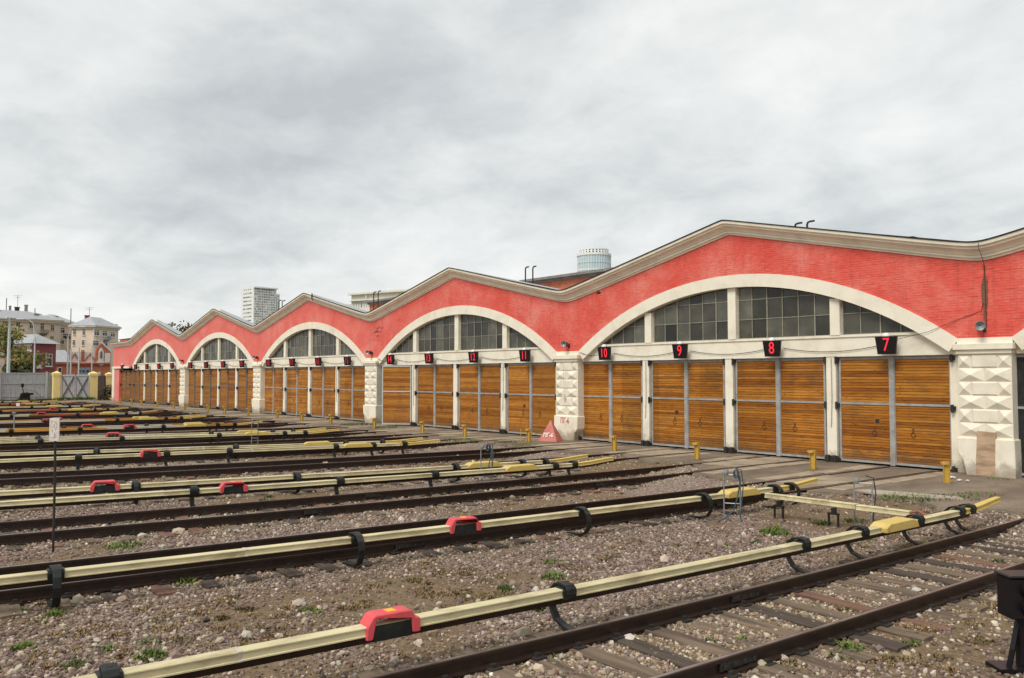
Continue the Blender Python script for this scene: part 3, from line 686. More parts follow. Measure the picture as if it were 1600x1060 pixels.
CR = {}
CR_SPEC = {   # n: (brackets, red joint covers, switch covers, cover materials)
    6: ([1.95, 6.98, 11.74, 13.4, 15.25, 16.85, 17.3], [4.62], [14.45], ['cover']),
    7: ([2.4, 6.6, 11.2, 14.55, 16.95, 17.55], [8.6], [15.75], ['cover']),
    8: ([2.6, 6.5, 9.9, 12.5, 16.4, 17.1], [7.35], [15.2], ['cover']),
    9: ([1.9, 5.75, 9.5, 14.0, 16.2, 17.0], [5.1], [14.9], ['cover']),
    10: ([6.3, 8.9, 10.9, 14.6, 16.0, 17.2], [8.4], [15.4], ['cover']),
    11: ([7.3, 11.7, 15.6, 17.0], [], [14.6], ['cover'])}
for n in range(6, 27):
    away = -1 if n % 2 == 0 else 1
    br, red, sw, mats = CR_SPEC.get(n, (None, None, None, None))
    if br is None:
        o = random.uniform(0, 4); br = [6 + o * .5, 9.2 + o * .3, 13 + o * .3, 16.2, 17.1]
        red = {13: [9.7], 14: [11.9], 15: [10.3], 16: [9.9], 17: [10.6], 19: [11.3], 21: [13.6], 24: [14.6]}.get(n, [])
        sw = [15.3 + random.uniform(-.6, .3)]
        mats = {12: ['cover'], 13: ['cover', 'cover_pale'], 14: ['cover_orange', 'cover_pale'], 15: ['cover_pale', 'cover_orange'], 16: ['cover_pale', 'cover_orange'], 17: ['cover_rust', 'cover_orange'], 18: ['cover_pale', 'cover_rust']}.get(n, ['cover_orange', 'cover_pale', 'cover_orange', 'cover_rust'])
    colw = {'cover': 'cream', 'cover_pale': 'greyish', 'cover_orange': 'orange', 'cover_rust': 'rust red'}[mats[0]]
    lab = ('nearest cream contact rail, black brackets holding it beside the nearest railway track' if n == 6 else
           '%s contact rail beside track into %s' % (colw, gate_desc(n).replace('the ', '', 1)))
    t = thing('contact_rail', (cr_x(n, 10), 10, -.16), lab, 'contact rail', 'contact rails beside the tracks')
    CR[n] = t
    y0 = {6: -2.5, 7: -1.}.get(n, 1.0); y1 = 17.0
    # covers run in lengths between brackets
    cuts = [y0]; Y = y0 + 1.3
    while Y < y1 - 1.5:
        cuts.append(Y); Y += random.uniform(3.2, 5.4)
    cuts.append(y1)
    for i in range(len(cuts) - 1):
        a, b_ = cuts[i] + .008, cuts[i + 1] - .008
        m = MB(); q = random.uniform(-.004, .004)
        m.sweep(COVP, [(lambda X, Y: (lambda p, z: (X + p, Y, z + q)))(cr_x(n, Y), Y) for Y in np.linspace(a, b_, max(2, int((b_ - a) / .7)))])
        mk = mats[(i + n) % len(mats)] if len(mats) > 1 else 'cover'
        m.build('cover', M[mk], t)
        if n < 12 and i:
            m = MB(); Xc = cr_x(n, a); m.sweep([(p * 1.025, z + (.004 if z > .25 else -.003)) for p, z in COVP], [(lambda X, Y: (lambda p, z: (X + p, Y, z + q)))(Xc, Y) for Y in (a - .03, a + .012)]); m.build('joint_clip', M['white_trim'] if i % 2 else M['cover_pale'], t)
    m = MB(); m.sweep([(-.045, .13), (.045, .13), (.06, .191), (-.06, .191)], [(lambda X, Y: (lambda p, z: (X + p, Y, z)))(cr_x(n, Y), Y) for Y in np.linspace(y0, 17.2, 24)]); m.build('conductor', M['rail'], t)
    m = MB(); m.sweep(COVP, [(lambda X, Y, dz, k: (lambda p, z: (X + p * k, Y, z + dz)))(cr_x(n, Y), Y, .0 + .1 * smooth(17.2, 18.9, Y), 1 - .3 * smooth(17.6, 18.6, Y)) for Y in np.linspace(17.01, 18.6, 6)]); m.build('end_ramp', M['yellow_cover' if n < 14 or n % 3 else 'cover_rust'], t)
    rz = lambda Y: math.atan(-(cr_x(n, Y + .3) - cr_x(n, Y - .3)) / .6)
    for Y in br: inst('bracket', BR[away], t, (cr_x(n, Y), Y, 0), rot=(0, 0, rz(Y)))
    for Y in red:
        o = inst('joint_cover', RED, t, (cr_x(n, Y), Y, 0), rot=(0, 0, rz(Y))); tag(o, 'red hooped cover over a joint')
        inst('joint_box', RED_IN, o, (cr_x(n, Y), Y, 0)); o.children[0].location = (0, 0, 0)
        if n < 9: st_ = inst('sticker', STICK, o, (0, 0, 0)); st_.location = (0, 0, 0)
    for Y in sw: inst('switch_cover', BOXY, t, (cr_x(n, Y) + .02, Y, .0), rot=(0, 0, rz(Y)))

# the short length crossing between the two nearest tracks
A = Vector((cr_x(7, 16.3) + .2, 16.4, 0)); B = Vector((cr_x(6, 15.6) - .25, 15.9, 0)); d = (B - A).normalized(); nn = Vector((-d.y, d.x, 0))
A = Vector((-10.75, 16.0, 0)); B = Vector((-7.62, 16.05, 0)); d = (B - A).normalized(); nn = Vector((-d.y, d.x, 0))
t = thing('contact_rail', (-9.2, 16.0, -.16), 'short cream contact rail lying crosswise between the two nearest tracks', 'contact rail', 'contact rails beside the tracks')
for (f0, f1, zz) in ((0, .66, 0), (.665, 1, -.012)):
    m = MB(); m.sweep(COVP, [(lambda P: (lambda p, z: tuple(P + nn * p + Vector((0, 0, z + zz)))))(A.lerp(B, f)) for f in np.linspace(f0, f1, 4)]); m.build('cover', M['cover'], t)
for f in (.12, .52):
    P = A.lerp(B, f); m = MB()
    for q in (-.1, .1):
        c = P + d * q; m.obox((c.x, c.y - .12, -.06), d, nn, (0, 0, 1), .016, .02, .13)
    c = P; m.obox((c.x, c.y - .12, .06), d, nn, (0, 0, 1), .12, .03, .018); m.obox((c.x, c.y - .1, .12), d, nn, (0, 0, 1), .04, .04, .06)
    m.build('bracket', M['black_rubber'], t)
m = MB(); m.tube([B + Vector((0, 0, .26)), B + d * .15 + Vector((0, 0, .3)), B + d * .35 + Vector((0, -.1, .24)), B + d * .5 + Vector((0, -.2, .26))], .022, 6); m.build('jumper_cable', plain('copper_red_cable', (.33, .12, .09), .6), t)

exec_after = []
# ------------------------------------------------------------------ the depot
dep = thing('depot_building', (BX(2), yW, 0), 'long red brick train depot with big arched windows, cream arches and varnished wooden gates', 'train depot')
XR, XL = 16.0, -105.6                     # built extent
NB = range(-1, 5)


def in_arch(x, r):
    """height of an arch of radius r over the bay under x, or None between arches"""
    k = round((BX(0) - x) / BAY)
    if k > 4: return None
    dxx = x - BX(k)
    if abs(dxx) >= r: return None
    return ZC + math.sqrt(r * r - dxx * dxx)


# brick face: a thick sheet with the arches cut out
m = MB(); xs_ = np.arange(XL, XR + .01, .22)
for i in range(len(xs_) - 1):
    a, b_ = float(xs_[i]), float(xs_[i + 1]); q = []
    for x in (a, b_):
        za = in_arch(x, RO - .05); lo = 3.93 if za is None else max(3.93, za); q.append((lo, cornice_z(x) + .3))
    m.add([(a, yW, q[0][0]), (b_, yW, q[1][0]), (b_, yW, q[1][1]), (a, yW, q[0][1]), (a, yW + .38, q[0][0]), (b_, yW + .38, q[1][0]), (b_, yW + .38, q[1][1]), (a, yW + .38, q[0][1])],
          [(0, 1, 2, 3), (5, 4, 7, 6), (4, 5, 1, 0), (3, 2, 6, 7)])
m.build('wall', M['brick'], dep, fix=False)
# raised brick courses of the nearer bays
m = MB(); rowh, bw = .078, .26
x_lo = PX(2) - .5
for r in range(int((9 - 3.9) / rowh)):
    z0 = 3.94 + r * rowh; z1 = z0 + rowh - .015
    x = x_lo + (bw / 2 if r % 2 else 0)
    while x < -1:
        a, b_ = x + .005, x + bw - .006; x += bw
        if r % 6 == 5: pass
        ok = True
        for xx in (a, b_):
            za = in_arch(xx, RO); 
            if (za is not None and z0 < za + .005) or z1 > cornice_z(xx) + .06: ok = False
        if not ok or random.random() < .02: continue
        p = .004 + abs(random.gauss(0, .0035)); t_ = random.uniform(-.003, .003)
        y = yW - p
        m.add([(a, y, z0 + t_), (b_, y, z0), (b_, y, z1 + t_), (a, y, z1), (a - .004, yW, z0 - .004), (b_ + .004, yW, z0 - .004), (b_ + .004, yW, z1 + .004), (a - .004, yW, z1 + .004)],
              [(0, 1, 2, 3), (4, 5, 1, 0), (5, 6, 2, 1), (6, 7, 3, 2), (7, 4, 0, 3)])
tag(m.build('brick', M['brick'], dep, fix=False), kind='stuff')

# cornice, roof edge, roof planes
CP_ = [(0, 0), (.05, 0), (.06, .07), (.12, .075), (.125, .135), (.15, .15), (.19, .23), (.27, .29), (.33, .31), (.335, .385), (.40, .395), (.41, .49), (0, .49)]
xs2 = [XL] + [x for x in np.arange(XL + .5, XR, .2)] + [XR]
m = MB(); m.sweep(CP_, [(lambda X, Z: (lambda o, u: (X, yW - o, Z + u)))(float(x), cornice_z(float(x))) for x in xs2]); m.build('cornice', M['cornice'], dep)
m = MB(); m.sweep([(.36, .492), (.43, .492), (.445, .53), (.36, .53)], [(lambda X, Z: (lambda o, u: (X, yW - o, Z + u)))(float(x), cornice_z(float(x))) for x in xs2]); m.build('roof_edge', M['roof_edge'], dep)
xr = [x for k in range(-2, 6) for x in (PX(k + 0), BX(k))]
xr = sorted(set([x for x in xr if PX(5) <= x <= XR] + [XR, PX(5), XL]))
m = MB()
for i in range(len(xr) - 1):
    a, b_ = xr[i], xr[i + 1]; za, zb = cornice_z(a) + .46, cornice_z(b_) + .46
    for (q0, h0, q1, h1) in ((yW - .36, .032, yW + .30, .034), (yW + .30, .034, yW + .31, -1.3), (yW + .31, -1.3, 80, -1.5)):
        m.add([(a, q0, za + h0), (b_, q0, zb + h0), (b_, q1, zb + h1), (a, q1, za + h1)], [(0, 1, 2, 3)])
m.build('roof', M['roof_metal'], dep, fix=False)
m = MB(); m.box(XL, XL + .3, yW + .38, 80, 0, 6.9); m.box(XL, XR, 80, 80.3, 0, 6.5); m.box(XL + .3, XL + 5.2, yW + .6, yW + 1.0, 6.6, 7.1); m.build('wall', M['brick'], dep)
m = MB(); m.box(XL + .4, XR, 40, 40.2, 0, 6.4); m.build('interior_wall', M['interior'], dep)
m = MB(); m.box(XL - .05, XL + 5.3, yW + .5, yW + 1.1, 7.1, 7.16); m.build('roof_edge', M['roof_edge'], dep)

# arches, pier bands, lintels
for k in NB:
    m = MB(); ph = math.asin(8.1 / RO); na = 40
    vs = []
    for i in range(na + 1):
        a = -ph + 2 * ph * i / na
        for (r, y) in ((RO, yW - .035), (RI, yW - .035), (RI, yW + .38), (RO, yW + .38)):
            vs.append((BX(k) + r * math.sin(a), y, ZC + r * math.cos(a)))
    fs = [(i * 4 + j, i * 4 + (j + 1) % 4, i * 4 + 4 + (j + 1) % 4, i * 4 + 4 + j) for i in range(na) for j in range(4)] + [(0, 1, 2, 3), (4 * na, 4 * na + 1, 4 * na + 2, 4 * na + 3)]
    m.add(vs, fs); m.build('arch', M['cream'], dep)
    m = MB(); hw = 8.05; m.box(BX(k) - hw, BX(k) + hw, yW + .16, yW + .37, 3.50, 4.2); m.box(BX(k) - hw + .5, BX(k) + hw - .5, yW + .12, yW + .16, 4.14, 4.215); m.build('lintel', M['cream'], dep)

# windows: posts, bars and single panes clipped by the arch
NCLIP = 48


def clip_arch(poly, r):
    """poly: (x,z) about the arch axis; keep what lies inside the circle"""
    for i in range(NCLIP):
        a = -.66 + 1.32 * (i + .5) / NCLIP; nx_, nz_ = math.sin(a), math.cos(a); c = r + nz_ * ZC
        out = []
        for j in range(len(poly)):
            p, q = poly[j], poly[(j + 1) % len(poly)]
            dp, dq = p[0] * nx_ + p[1] * nz_ - c, q[0] * nx_ + q[1] * nz_ - c
            if dp <= 0: out.append(p)
            if dp * dq < 0: f = dp / (dp - dq); out.append((p[0] + (q[0] - p[0]) * f, p[1] + (q[1] - p[1]) * f))
        poly = out
        if len(poly) < 3: return None
    return poly


def area(p): return abs(sum(p[i][0] * p[(i + 1) % len(p)][1] - p[(i + 1) % len(p)][0] * p[i][1] for i in range(len(p)))) / 2


for k in range(-1, 5):
    bx = BX(k); yg = yW + .27
    for px_ in (-4.114, 0, 4.114):
        m = MB()
        ztop = ZC + math.sqrt(RI * RI - (abs(px_) + .17) ** 2) + .02
        m.box(bx + px_ - .175, bx + px_ + .175, yW + .10, yW + .36, 4.216, ztop)
        m.build('window_post', M['cream'], dep)
    for (xa, xb, nc) in ((-7.6, -4.29, 5), (-3.94, -.175, 6), (.175, 3.94, 6), (4.29, 7.6, 5)):
        wx = bx + (xa + xb) / 2
        m = MB(); cw = (xb - xa) / nc; rh = .72; rI = RI - .03
        # frame bars
        for i in range(nc + 1):
            x = xa + cw * i; w = .03 if i in (0, nc) else (.015 if i % 3 == 2 else .009)
            x = min(max(x, xa + w), xb - w)
            p = clip_arch([(x - w, 4.2), (x + w, 4.2), (x + w, 7), (x - w, 7)], rI)
            if p and area(p) > .003: m.prism(p, lambda a, z: (bx + a, yg - .045, z), lambda a, z: (bx + a, yg + .02, z))
        for j in range(4):
            z = 4.2 + rh * j; w = .009 if j else .022
            p = clip_arch([(xa, z), (xb, z), (xb, z + 2 * w), (xa, z + 2 * w)], rI)
            if p and area(p) > .003: m.prism(p, lambda a, z: (bx + a, yg - .035, z), lambda a, z: (bx + a, yg + .015, z))
        wobj = m.build('window', M['muntin'], dep)
        for i in range(nc):
            for j in range(3):
                p = clip_arch([(xa + cw * i, 4.2 + rh * j), (xa + cw * (i + 1), 4.2 + rh * j), (xa + cw * (i + 1), 4.2 + rh * (j + 1)), (xa + cw * i, 4.2 + rh * (j + 1))], rI)
                if not p or area(p) < .02: continue
                tl = random.choice((random.uniform(-.006, .006), random.uniform(-.022, .022))); m = MB(); zc = 4.2 + rh * (j + .5)
                m.prism(p, lambda a, z: (bx + a, yg - .012 + tl * (z - zc) * 1.2, z), lambda a, z: (bx + a, yg + .004, z))
                m.build('pane', M['glass'], wobj)

# gates
LW, GZ0, GZ1, ZM = 1.80, .05, 3.47, 1.96                  # leaf width, bottom, top, middle rail


def leaf_frame(m, x0, x1, y, dx=None):
    """steel frame of one leaf between x0 and x1"""
    m.box(x0, x0 + .07, y - .05, y + .04, GZ0, GZ1); m.box(x1 - .07, x1, y - .05, y + .04, GZ0, GZ1)
    m.box(x0 + .07, x1 - .07, y - .048, y + .04, GZ1 - .08, GZ1); m.box(x0 + .07, x1 - .07, y - .048, y + .04, GZ0, GZ0 + .07)
    m.box(x0 + .07, x1 - .07, y - .055, y + .04, ZM - .035, ZM + .035)


NP_LO, NP_HI = 21, 15
plank_mesh = []
for v in range(4):
    b = MB(); hl, hh = (LW - .14) / 2 - .004, .0405
    b.add([(-hl, 0, -hh), (hl, 0, -hh), (hl, 0, hh), (-hl, 0, hh), (-hl, -.022, -hh + .004), (hl, -.022, -hh + .004), (hl, -.026, hh - .006), (-hl, -.026, hh - .006)],
          [(4, 5, 6, 7), (0, 1, 5, 4), (1, 2, 6, 5), (2, 3, 7, 6), (3, 0, 4, 7)])
    plank_mesh.append(b.mesh('plank', M['wood']))


def leaf_planks():
    """(centre z, half height) of each board of a leaf"""
    out = []
    for (z0, z1, n) in ((GZ0 + .07, ZM - .035, NP_LO), (ZM + .035, GZ1 - .08, NP_HI)):
        h = (z1 - z0) / n; out += [(z0 + h * (i + .5), h / 2) for i in range(n)]
    return out


planks = leaf_planks(); stuff_planks = MB(); nsingle = 0
for n in range(3, 28):
    cxg = XS[n] - .02; leaves = [(cxg - LW - .012, cxg - .012), (cxg + .012, cxg + LW + .012)]
    if n == 14: leaves = []
    fr = MB()
    for (a, b_) in leaves: leaf_frame(fr, a, b_, yD)
    if leaves:
        fr.box(cxg - .10, cxg + .06, yD - .075, yD - .048, GZ0 - .03, GZ1 + .03)                 # cover strip where the leaves meet
        fr.box(cxg - LW - .05, cxg + LW + .05, yD - .10, yD + .04, GZ1 + .005, GZ1 + .045)       # head rail
    else:
        # gate 14: its right leaf stands open, swung out about its right post
        fr.box(cxg + LW - .05, cxg + LW + .03, yD - .05, yD + .05, GZ0, GZ1 + .04); fr.box(cxg - LW - .05, cxg + LW + .05, yD - .06, yD + .04, GZ1 + .041, GZ1 + .075)
    gate = fr.build('gate', M['grey_metal'] if n < 19 else M['fence_dark'], dep)
    if n == 6: gate['label'] = 'blackened gate at the right edge'
    if n == 14: gate['label'] = 'gate with its leaf standing open'
    wm = M['dark_plank'] if n == 6 else M['wood']
    if n == 14:
        hinge = Vector((cxg + LW - .05, yD - .07, 0)); ang = R(180 + 38); u = Vector((math.cos(ang), math.sin(ang), 0)); v_ = Vector((u.y, -u.x, 0))
        if v_.y > 0: v_ = -v_
        lf = MB(); P = lambda a, o, z: hinge + u * a + v_ * o + Vector((0, 0, z))

        def lb(a0, a1, o0, o1, z0, z1, mb): c = P((a0 + a1) / 2, (o0 + o1) / 2, (z0 + z1) / 2); mb.obox(c, u, v_, (0, 0, 1), abs(a1 - a0) / 2, abs(o1 - o0) / 2, (z1 - z0) / 2)
        for (a0, a1) in ((0, .07), (LW - .07, LW)): lb(a0, a1, -.04, .05, GZ0, GZ1, lf)
        for (z0, z1) in ((GZ0, GZ0 + .07), (ZM - .035, ZM + .035), (GZ1 - .08, GZ1)): lb(.07, LW - .07, -.04, .048, z0, z1, lf)
        lb(.06, LW - .06, -.03, -.005, GZ0 + .05, GZ1 - .05, lf)
        lf.build('leaf_frame', plain('pale_galvanised_frame', (.5, .5, .48), .5, .1), gate)
        for zc, hh in planks:
            mb = MB(); lb(.074, LW - .074, .0, .02, zc - hh + .004, zc + hh - .004, mb)
            stuff_planks.add(mb.v, mb.f, random.random())
        m = MB(); m.box(cxg - LW, cxg + LW, yD + .5, yD + .55, 0, 3.5); m.build('interior_shade_sheet', M['interior'], gate)  # black sheet painted as the shade inside the open gateway
        continue
    bk = MB()
    for (a, b_) in leaves: bk.box(a + .05, b_ - .05, yD + .002, yD + .03, GZ0 + .03, GZ1 - .03)
    bk.build('backing', M['dark_iron'], gate)
    for (a, b_) in leaves:
        for zc, hh in planks:
            if 7 <= n <= 10 and nsingle < 300:
                o = inst('plank', random.choice(plank_mesh), gate, ((a + b_) / 2, yD - .001, zc)); o.scale = (1, 1, hh / .0405 * .935); nsingle += 1
            elif n == 6:
                mb = MB().box(a + .075, b_ - .075, yD - .02, yD, zc - hh + .004, zc + hh - .004); bk.add(mb.v, mb.f)
            else:
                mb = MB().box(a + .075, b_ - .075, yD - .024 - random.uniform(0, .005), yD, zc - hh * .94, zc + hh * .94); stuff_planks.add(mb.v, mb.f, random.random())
    if n == 6:
        bk.build('planking', M['dark_plank'], gate)
    # ironmongery: hinges at the jambs, rollers at the foot, ring handles
    for sx in (-1, 1):
        xj = cxg + sx * (LW + .06)
        for z in (GZ1 - .08, ZM - .08, .05):
            hm = MB(); hm.box(xj - .075, xj + .075, yD - .13, yD - .055, z - .06, z + .07); hm.lathe([(.045, -.12), (.045, .12)], (xj, yD - .15, z), 8)
            hm.build('hinge', M['dark_iron'], gate)
    if n < 19:
        for sx in (-1, 1):
            hm = MB(); c = (cxg + sx * .62, yD - .03, 1.02)
            hm.tube([(c[0] + .07 * math.cos(a), c[1] - .012, c[2] + .08 * math.sin(a)) for a in np.linspace(1.7, 7.6, 12)], .009, 5); hm.box(c[0] - .03, c[0] + .03, c[1] - .012, c[1], c[2] + .08, c[2] + .2)
            hm.build('handle', M['rust_iron'], gate)
    if n in (7, 9, 11):
        hm = MB(); x = cxg - .52; hm.box(x - .1, x + .1, yD - .035, yD - .02, 1.32, 1.5); hm.build('hatch', M['wood'], gate)
        hm = MB(); hm.box(x - .07, x + .07, yD - .042, yD - .036, 1.345, 1.475); hm.build('hatch_opening', M['dark_iron'], gate)
    if n < 19:
        for x in (cxg - 1.0, cxg + 1.0):
            hm = MB(); hm.tube([(x - .09, yD - .09, GZ1 + .04), (x - .1, yD - .1, GZ1 + .2), (x - .04, yD - .1, GZ1 + .25), (x + .03, yD - .1, GZ1 + .2), (x + .08, yD - .09, GZ1 + .04)], .011, 5)
            hm.build('cable_loop', M['grey_metal'], gate)
o = stuff_planks.build('plank', M['wood'], dep, rnd=True, fix=False); tag(o, kind='stuff')

# posts between gates
for k in range(-1, 5):
    for i in range(3):
        x = (XS[7 + 4 * k + i] + XS[8 + 4 * k + i]) / 2 
        m = MB(); m.box(x - .185, x + .165, yD - .14, yD + .15, -.02, 3.498); m.build('gate_post', M['cream'], dep, bevel=.01)
        m = MB(); m.box(x - .24, x + .22, yD - .2, yD - .142, -.02, .2); m.lathe([(.06, 0), (.06, .22)], (x - .12, yD - .22, 0), 8); m.lathe([(.06, 0), (.06, .22)], (x + .12, yD - .22, 0), 8); m.build('pivot_shoe', M['dark_iron'], dep)
        if 0 <= k < 3 and i != 1:
            m = MB(); m.tube([(x + .02, yD - .165, 3.46), (x + .03, yD - .165, 2.2), (x + .0, yD - .17, 1.3), (x - .02, yD - .165, 1.15)], .013, 5); m.build('cable', M['grey_metal'], dep)

# piers with diamond rustication
PW = .725


def pyr(w, h, d):
    return MB().add([(-w / 2, 0, -h / 2), (w / 2, 0, -h / 2), (w / 2, 0, h / 2), (-w / 2, 0, h / 2), (0, -d, 0)], [(0, 1, 4), (1, 2, 4), (2, 3, 4), (3, 0, 4)])


def hip(w, h, d, e=.03):
    return MB().add([(-w / 2, 0, -h / 2), (w / 2, 0, -h / 2), (w / 2, 0, h / 2), (-w / 2, 0, h / 2), (-w / 2 + e, -d, -h / 2 + e), (w / 2 - e, -d, -h / 2 + e), (w / 2 - e, -d, h / 2 - e), (-w / 2 + e, -d, h / 2 - e)],
                    [(0, 1, 5, 4), (1, 2, 6, 5), (2, 3, 7, 6), (3, 0, 4, 7), (4, 5, 6, 7)])


hB = .398
PM = {'s': pyr(.36, hB - .016, .095).mesh('block', M['cream_block'], fix=False), 'b': pyr(.71, hB - .016, .11).mesh('block', M['cream_block'], fix=False), 'f': hip(.70, hB - .016, .035).mesh('block', M['cream_block'], fix=False)}
for k in range(-1, 5):
    x = PX(k)
    m = MB(); m.box(x - PW, x + PW, yP + .02, yD + .2, 1.0, 3.6)
    if k == 5: m.box(x - PW, x + PW, yP + .02, yD + .2, 0, 1.0)
    pier = m.build('pier', M['cream'], dep)
    m = MB()                                                          # battered plinth, knocked about at the corner
    dm = [(-PW - .05, 1.06), (PW + .05, 1.06), (PW + .06, .55), (PW + .06, -.03), (-.52, -.03), (-.60, .38), (-PW - .02, .62)] if k != 1 else [(-PW - .05, 1.06), (PW + .05, 1.06), (PW + .02, .5), (PW - .16, .3), (PW - .2, -.03), (-PW - .05, -.03), (-PW - .05, .6)]
    m.prism(dm, lambda a, z: (x + a, yP - .075, z), lambda a, z: (x + a, yD + .21, z)); m.build('plinth', M['cream'], pier, bevel=.02)
    m = MB(); m.box(x - PW - .09, x + PW + .09, yP - .13, yD + .19, 3.62, 3.80); m.box(x - PW - .03, x + PW + .03, yP - .06, yD + .19, 3.50, 3.62); m.build('capital', M['cream'], pier, bevel=.012)
    m = MB(); m.box(x - PW - .03, x + PW + .03, yW - .04, yD + .1, 3.80, 3.97); m.build('string_course', M['cream'], dep)
    if k < 5:
        m = MB(); m.box(XS[7 + 4 * k] + LW - .045, (XS[6 + 4 * k] - LW + .005) if k >= 0 else XS[3] + LW + 2.0, yD - .06, yD + .25, -.02, 3.499); m.build('jamb', M['cream'], dep)
        for r in range(6):
            z = 3.49 - hB * (r + .5)
            if r % 2 == 0:
                inst('block', PM['s'], pier, (x - PW + .185, yP + .018, z)); inst('block', PM['f'], pier, (x, yP + .018, z)); inst('block', PM['s'], pier, (x + PW - .185, yP + .018, z))
            else:
                inst('block', PM['b'], pier, (x - .362, yP + .018, z)); inst('block', PM['b'], pier, (x + .362, yP + .018, z))
    if k == 0:
        m = MB(); m.prism([(-.20, 1.27), (.29, 1.25), (.27, .6), (.25, .02), (-.26, .0), (-.24, .55)], lambda a, z: (x + a, yP - .083, z), lambda a, z: (x + a, yP - .03, z))
        o = m.build('bare_patch', M['patch'], pier)
        m = MB(); m.prism([(-.20, 1.27), (.29, 1.25), (.285, 1.07), (-.205, 1.07)], lambda a, z: (x + a, yP - .065, z), lambda a, z: (x + a, yP, z)); m.build('bare_patch', M['patch'], pier)
    if k == 1:
        tm = text_mesh('ПГ-6', .34, M['red_paint'], .003, .008, .8); inst('lettering', tm, pier, (x - .05, yP - .078, .84))
        m = MB(); m.box(x - .1, x + .02, yP - .17, yP - .1, 1.86, 2.04); m.build('switch_box', M['white_board'], pier); m = MB(); m.tube([(x - .04, yP - .13, 2.04), (x - .04, yP - .15, 3.4)], .008, 4); m.build('cable', M['grey_metal'], pier)
stuff2 = MB()
# left end pilaster and return
m = MB(); m.box(XL - .02, XL + .85, yW - .1, yW + .4, -.03, 3.7); m.box(XL - .1, XL + 7.0, yW - .12, yW + .4, 3.72, 3.93); m.build('pier', M['cream'], dep)
m = MB(); m.box(XL + .85, XL + 2.6, yW + .02, yW + .4, -.03, 3.7); m.build('wall', M['brick'], dep)
# the end gate's left leaf, swung forward
m = MB(); leaf_frame(m, -99.25, -97.65, yD); o = m.build('gate', M['fence_dark'], dep); o['label'] = 'odd single gate leaf near the far end'
for zc, hh in planks: mb = MB().box(-99.17, -97.73, yD - .022, yD, zc - hh * .94, zc + hh * .94); stuff2.add(mb.v, mb.f, random.random() * .35)
tag(stuff2.build('plank', M['wood'], o, rnd=True, fix=False), kind='stuff')

# faded patch, crack and conduit by the right-hand valley
m = MB(); pts = []
random.seed(5)
zz = np.linspace(4.15, 6.1, 16)
wl = [(-.02 - .03 * random.random() - (.05 if 4.9 < z < 5.7 else 0), z) for z in zz]; wr = [(.02 + .03 * random.random() + (.04 if 4.9 < z < 5.7 else 0), z) for z in zz[::-1]]
m.prism([(PX(0) + .05 + a * (.5 if z > 5.75 or z < 4.5 else 1), z) for a, z in wl + wr], lambda a, z: (a, yW - .026, z), lambda a, z: (a, yW + .02, z)); m.build('brick_scar', M['bare_brick'], dep)
m = MB(); X0 = PX(0) + .05
m.tube([(X0 + .02, yW - .43, 6.68), (X0 + .02, yW - .44, 6.5), (X0 + .02, yW - .3, 6.4), (X0 + .02, yW - .1, 6.15), (X0 + .01, yW - .03, 5.9), (X0 + .03, yW - .03, 4.3)], .008, 5)
m.tube([(X0 - .05, yW - .03, 5.0), (X0 - .1, yW - .03, 4.75), (X0 - .7, yW - .03, 4.55), (X0 - 1.6, yW - .08, 4.2), (XS[7] + .35, yW - .1, 4.0)], .007, 5)
m.build('cable', M['dark_iron'], dep)
m = MB(); random.seed(8)
for (x0, z0, sx, sz, cnt) in ((-26.0, 6.55, .75, .38, 16), (-44.7, 5.6, .5, .4, 8), (-27.0 - 7, 4.9, .5, .3, 0)):
    for _ in range(cnt):
        x = x0 + random.gauss(0, sx * .4); z = 3.94 + .078 * round((z0 + random.gauss(0, sz * .4) - 3.94) / .078)
        if z + .08 > cornice_z(x) + .02: continue
        m.box(x, x + random.choice((.13, .26)), yW - .0135, yW, z, z + .066)
m.build('bare_brick', M['bare_brick'], dep)

# swags of cable between the number signs
m = MB()
for n in range(7, 22):
    if n in (10, 14, 18): continue
    a, b_ = XS[n] - .3, XS[n + 1] + .3
    m.tube([(a + (b_ - a) * f, yD - .2, 3.84 - .17 * 4 * f * (1 - f) + .0 * n) for f in np.linspace(0, 1, 11)], .011, 4)
for n in (10, 14, 18): m.tube([(XS[n] - .3 - 1.3 * f, yD - .25 - .15 * f, 3.82 - .12 * 4 * f * (1 - f)+ .1 * f) for f in np.linspace(0, 1, 7)], .011, 4)
m.build('cable', M['dark_iron'], dep)

# roof furniture
m = MB()
# brick lanterns standing behind the valleys, with dark flat roofs
for (x0, x1, z1) in ((-42.4, -34.5, 9.25), (-63.4, -56.5, 9.3)):
    m2 = MB(); m2.box(x0, x1, 36, 50, 6.0, z1 - .3); m2.build('roof_lantern', M['orange_brick'], dep)
    m2 = MB(); m2.box(x0 - .35, x1 + .35, 35.6, 50.4, z1 - .16, z1); m2.box(x0 - .12, x1 + .12, 35.85, 50.2, z1 - .30, z1 - .162); m2.build('roof_edge', plain('weathered_dark_eaves', (.22, .21, .19), .8, .3, 2), dep)


def hook(px, py_top, py_bot, Y, wd):
    d = Y / ((FW + RT * ((px - 800) / F_PX)).y); T = far(px, py_top, d); Bt = far(px, py_bot, d)
    m = MB(); r = .045
    m.tube([(T.x, T.y, Bt.z - .6), (T.x, T.y, T.z - .12), (T.x + .04, T.y, T.z - .03), (T.x + .14, T.y, T.z), (T.x + wd, T.y, T.z)], r, 6)
    m.build('ladder_rail', M['dark_iron'], dep)


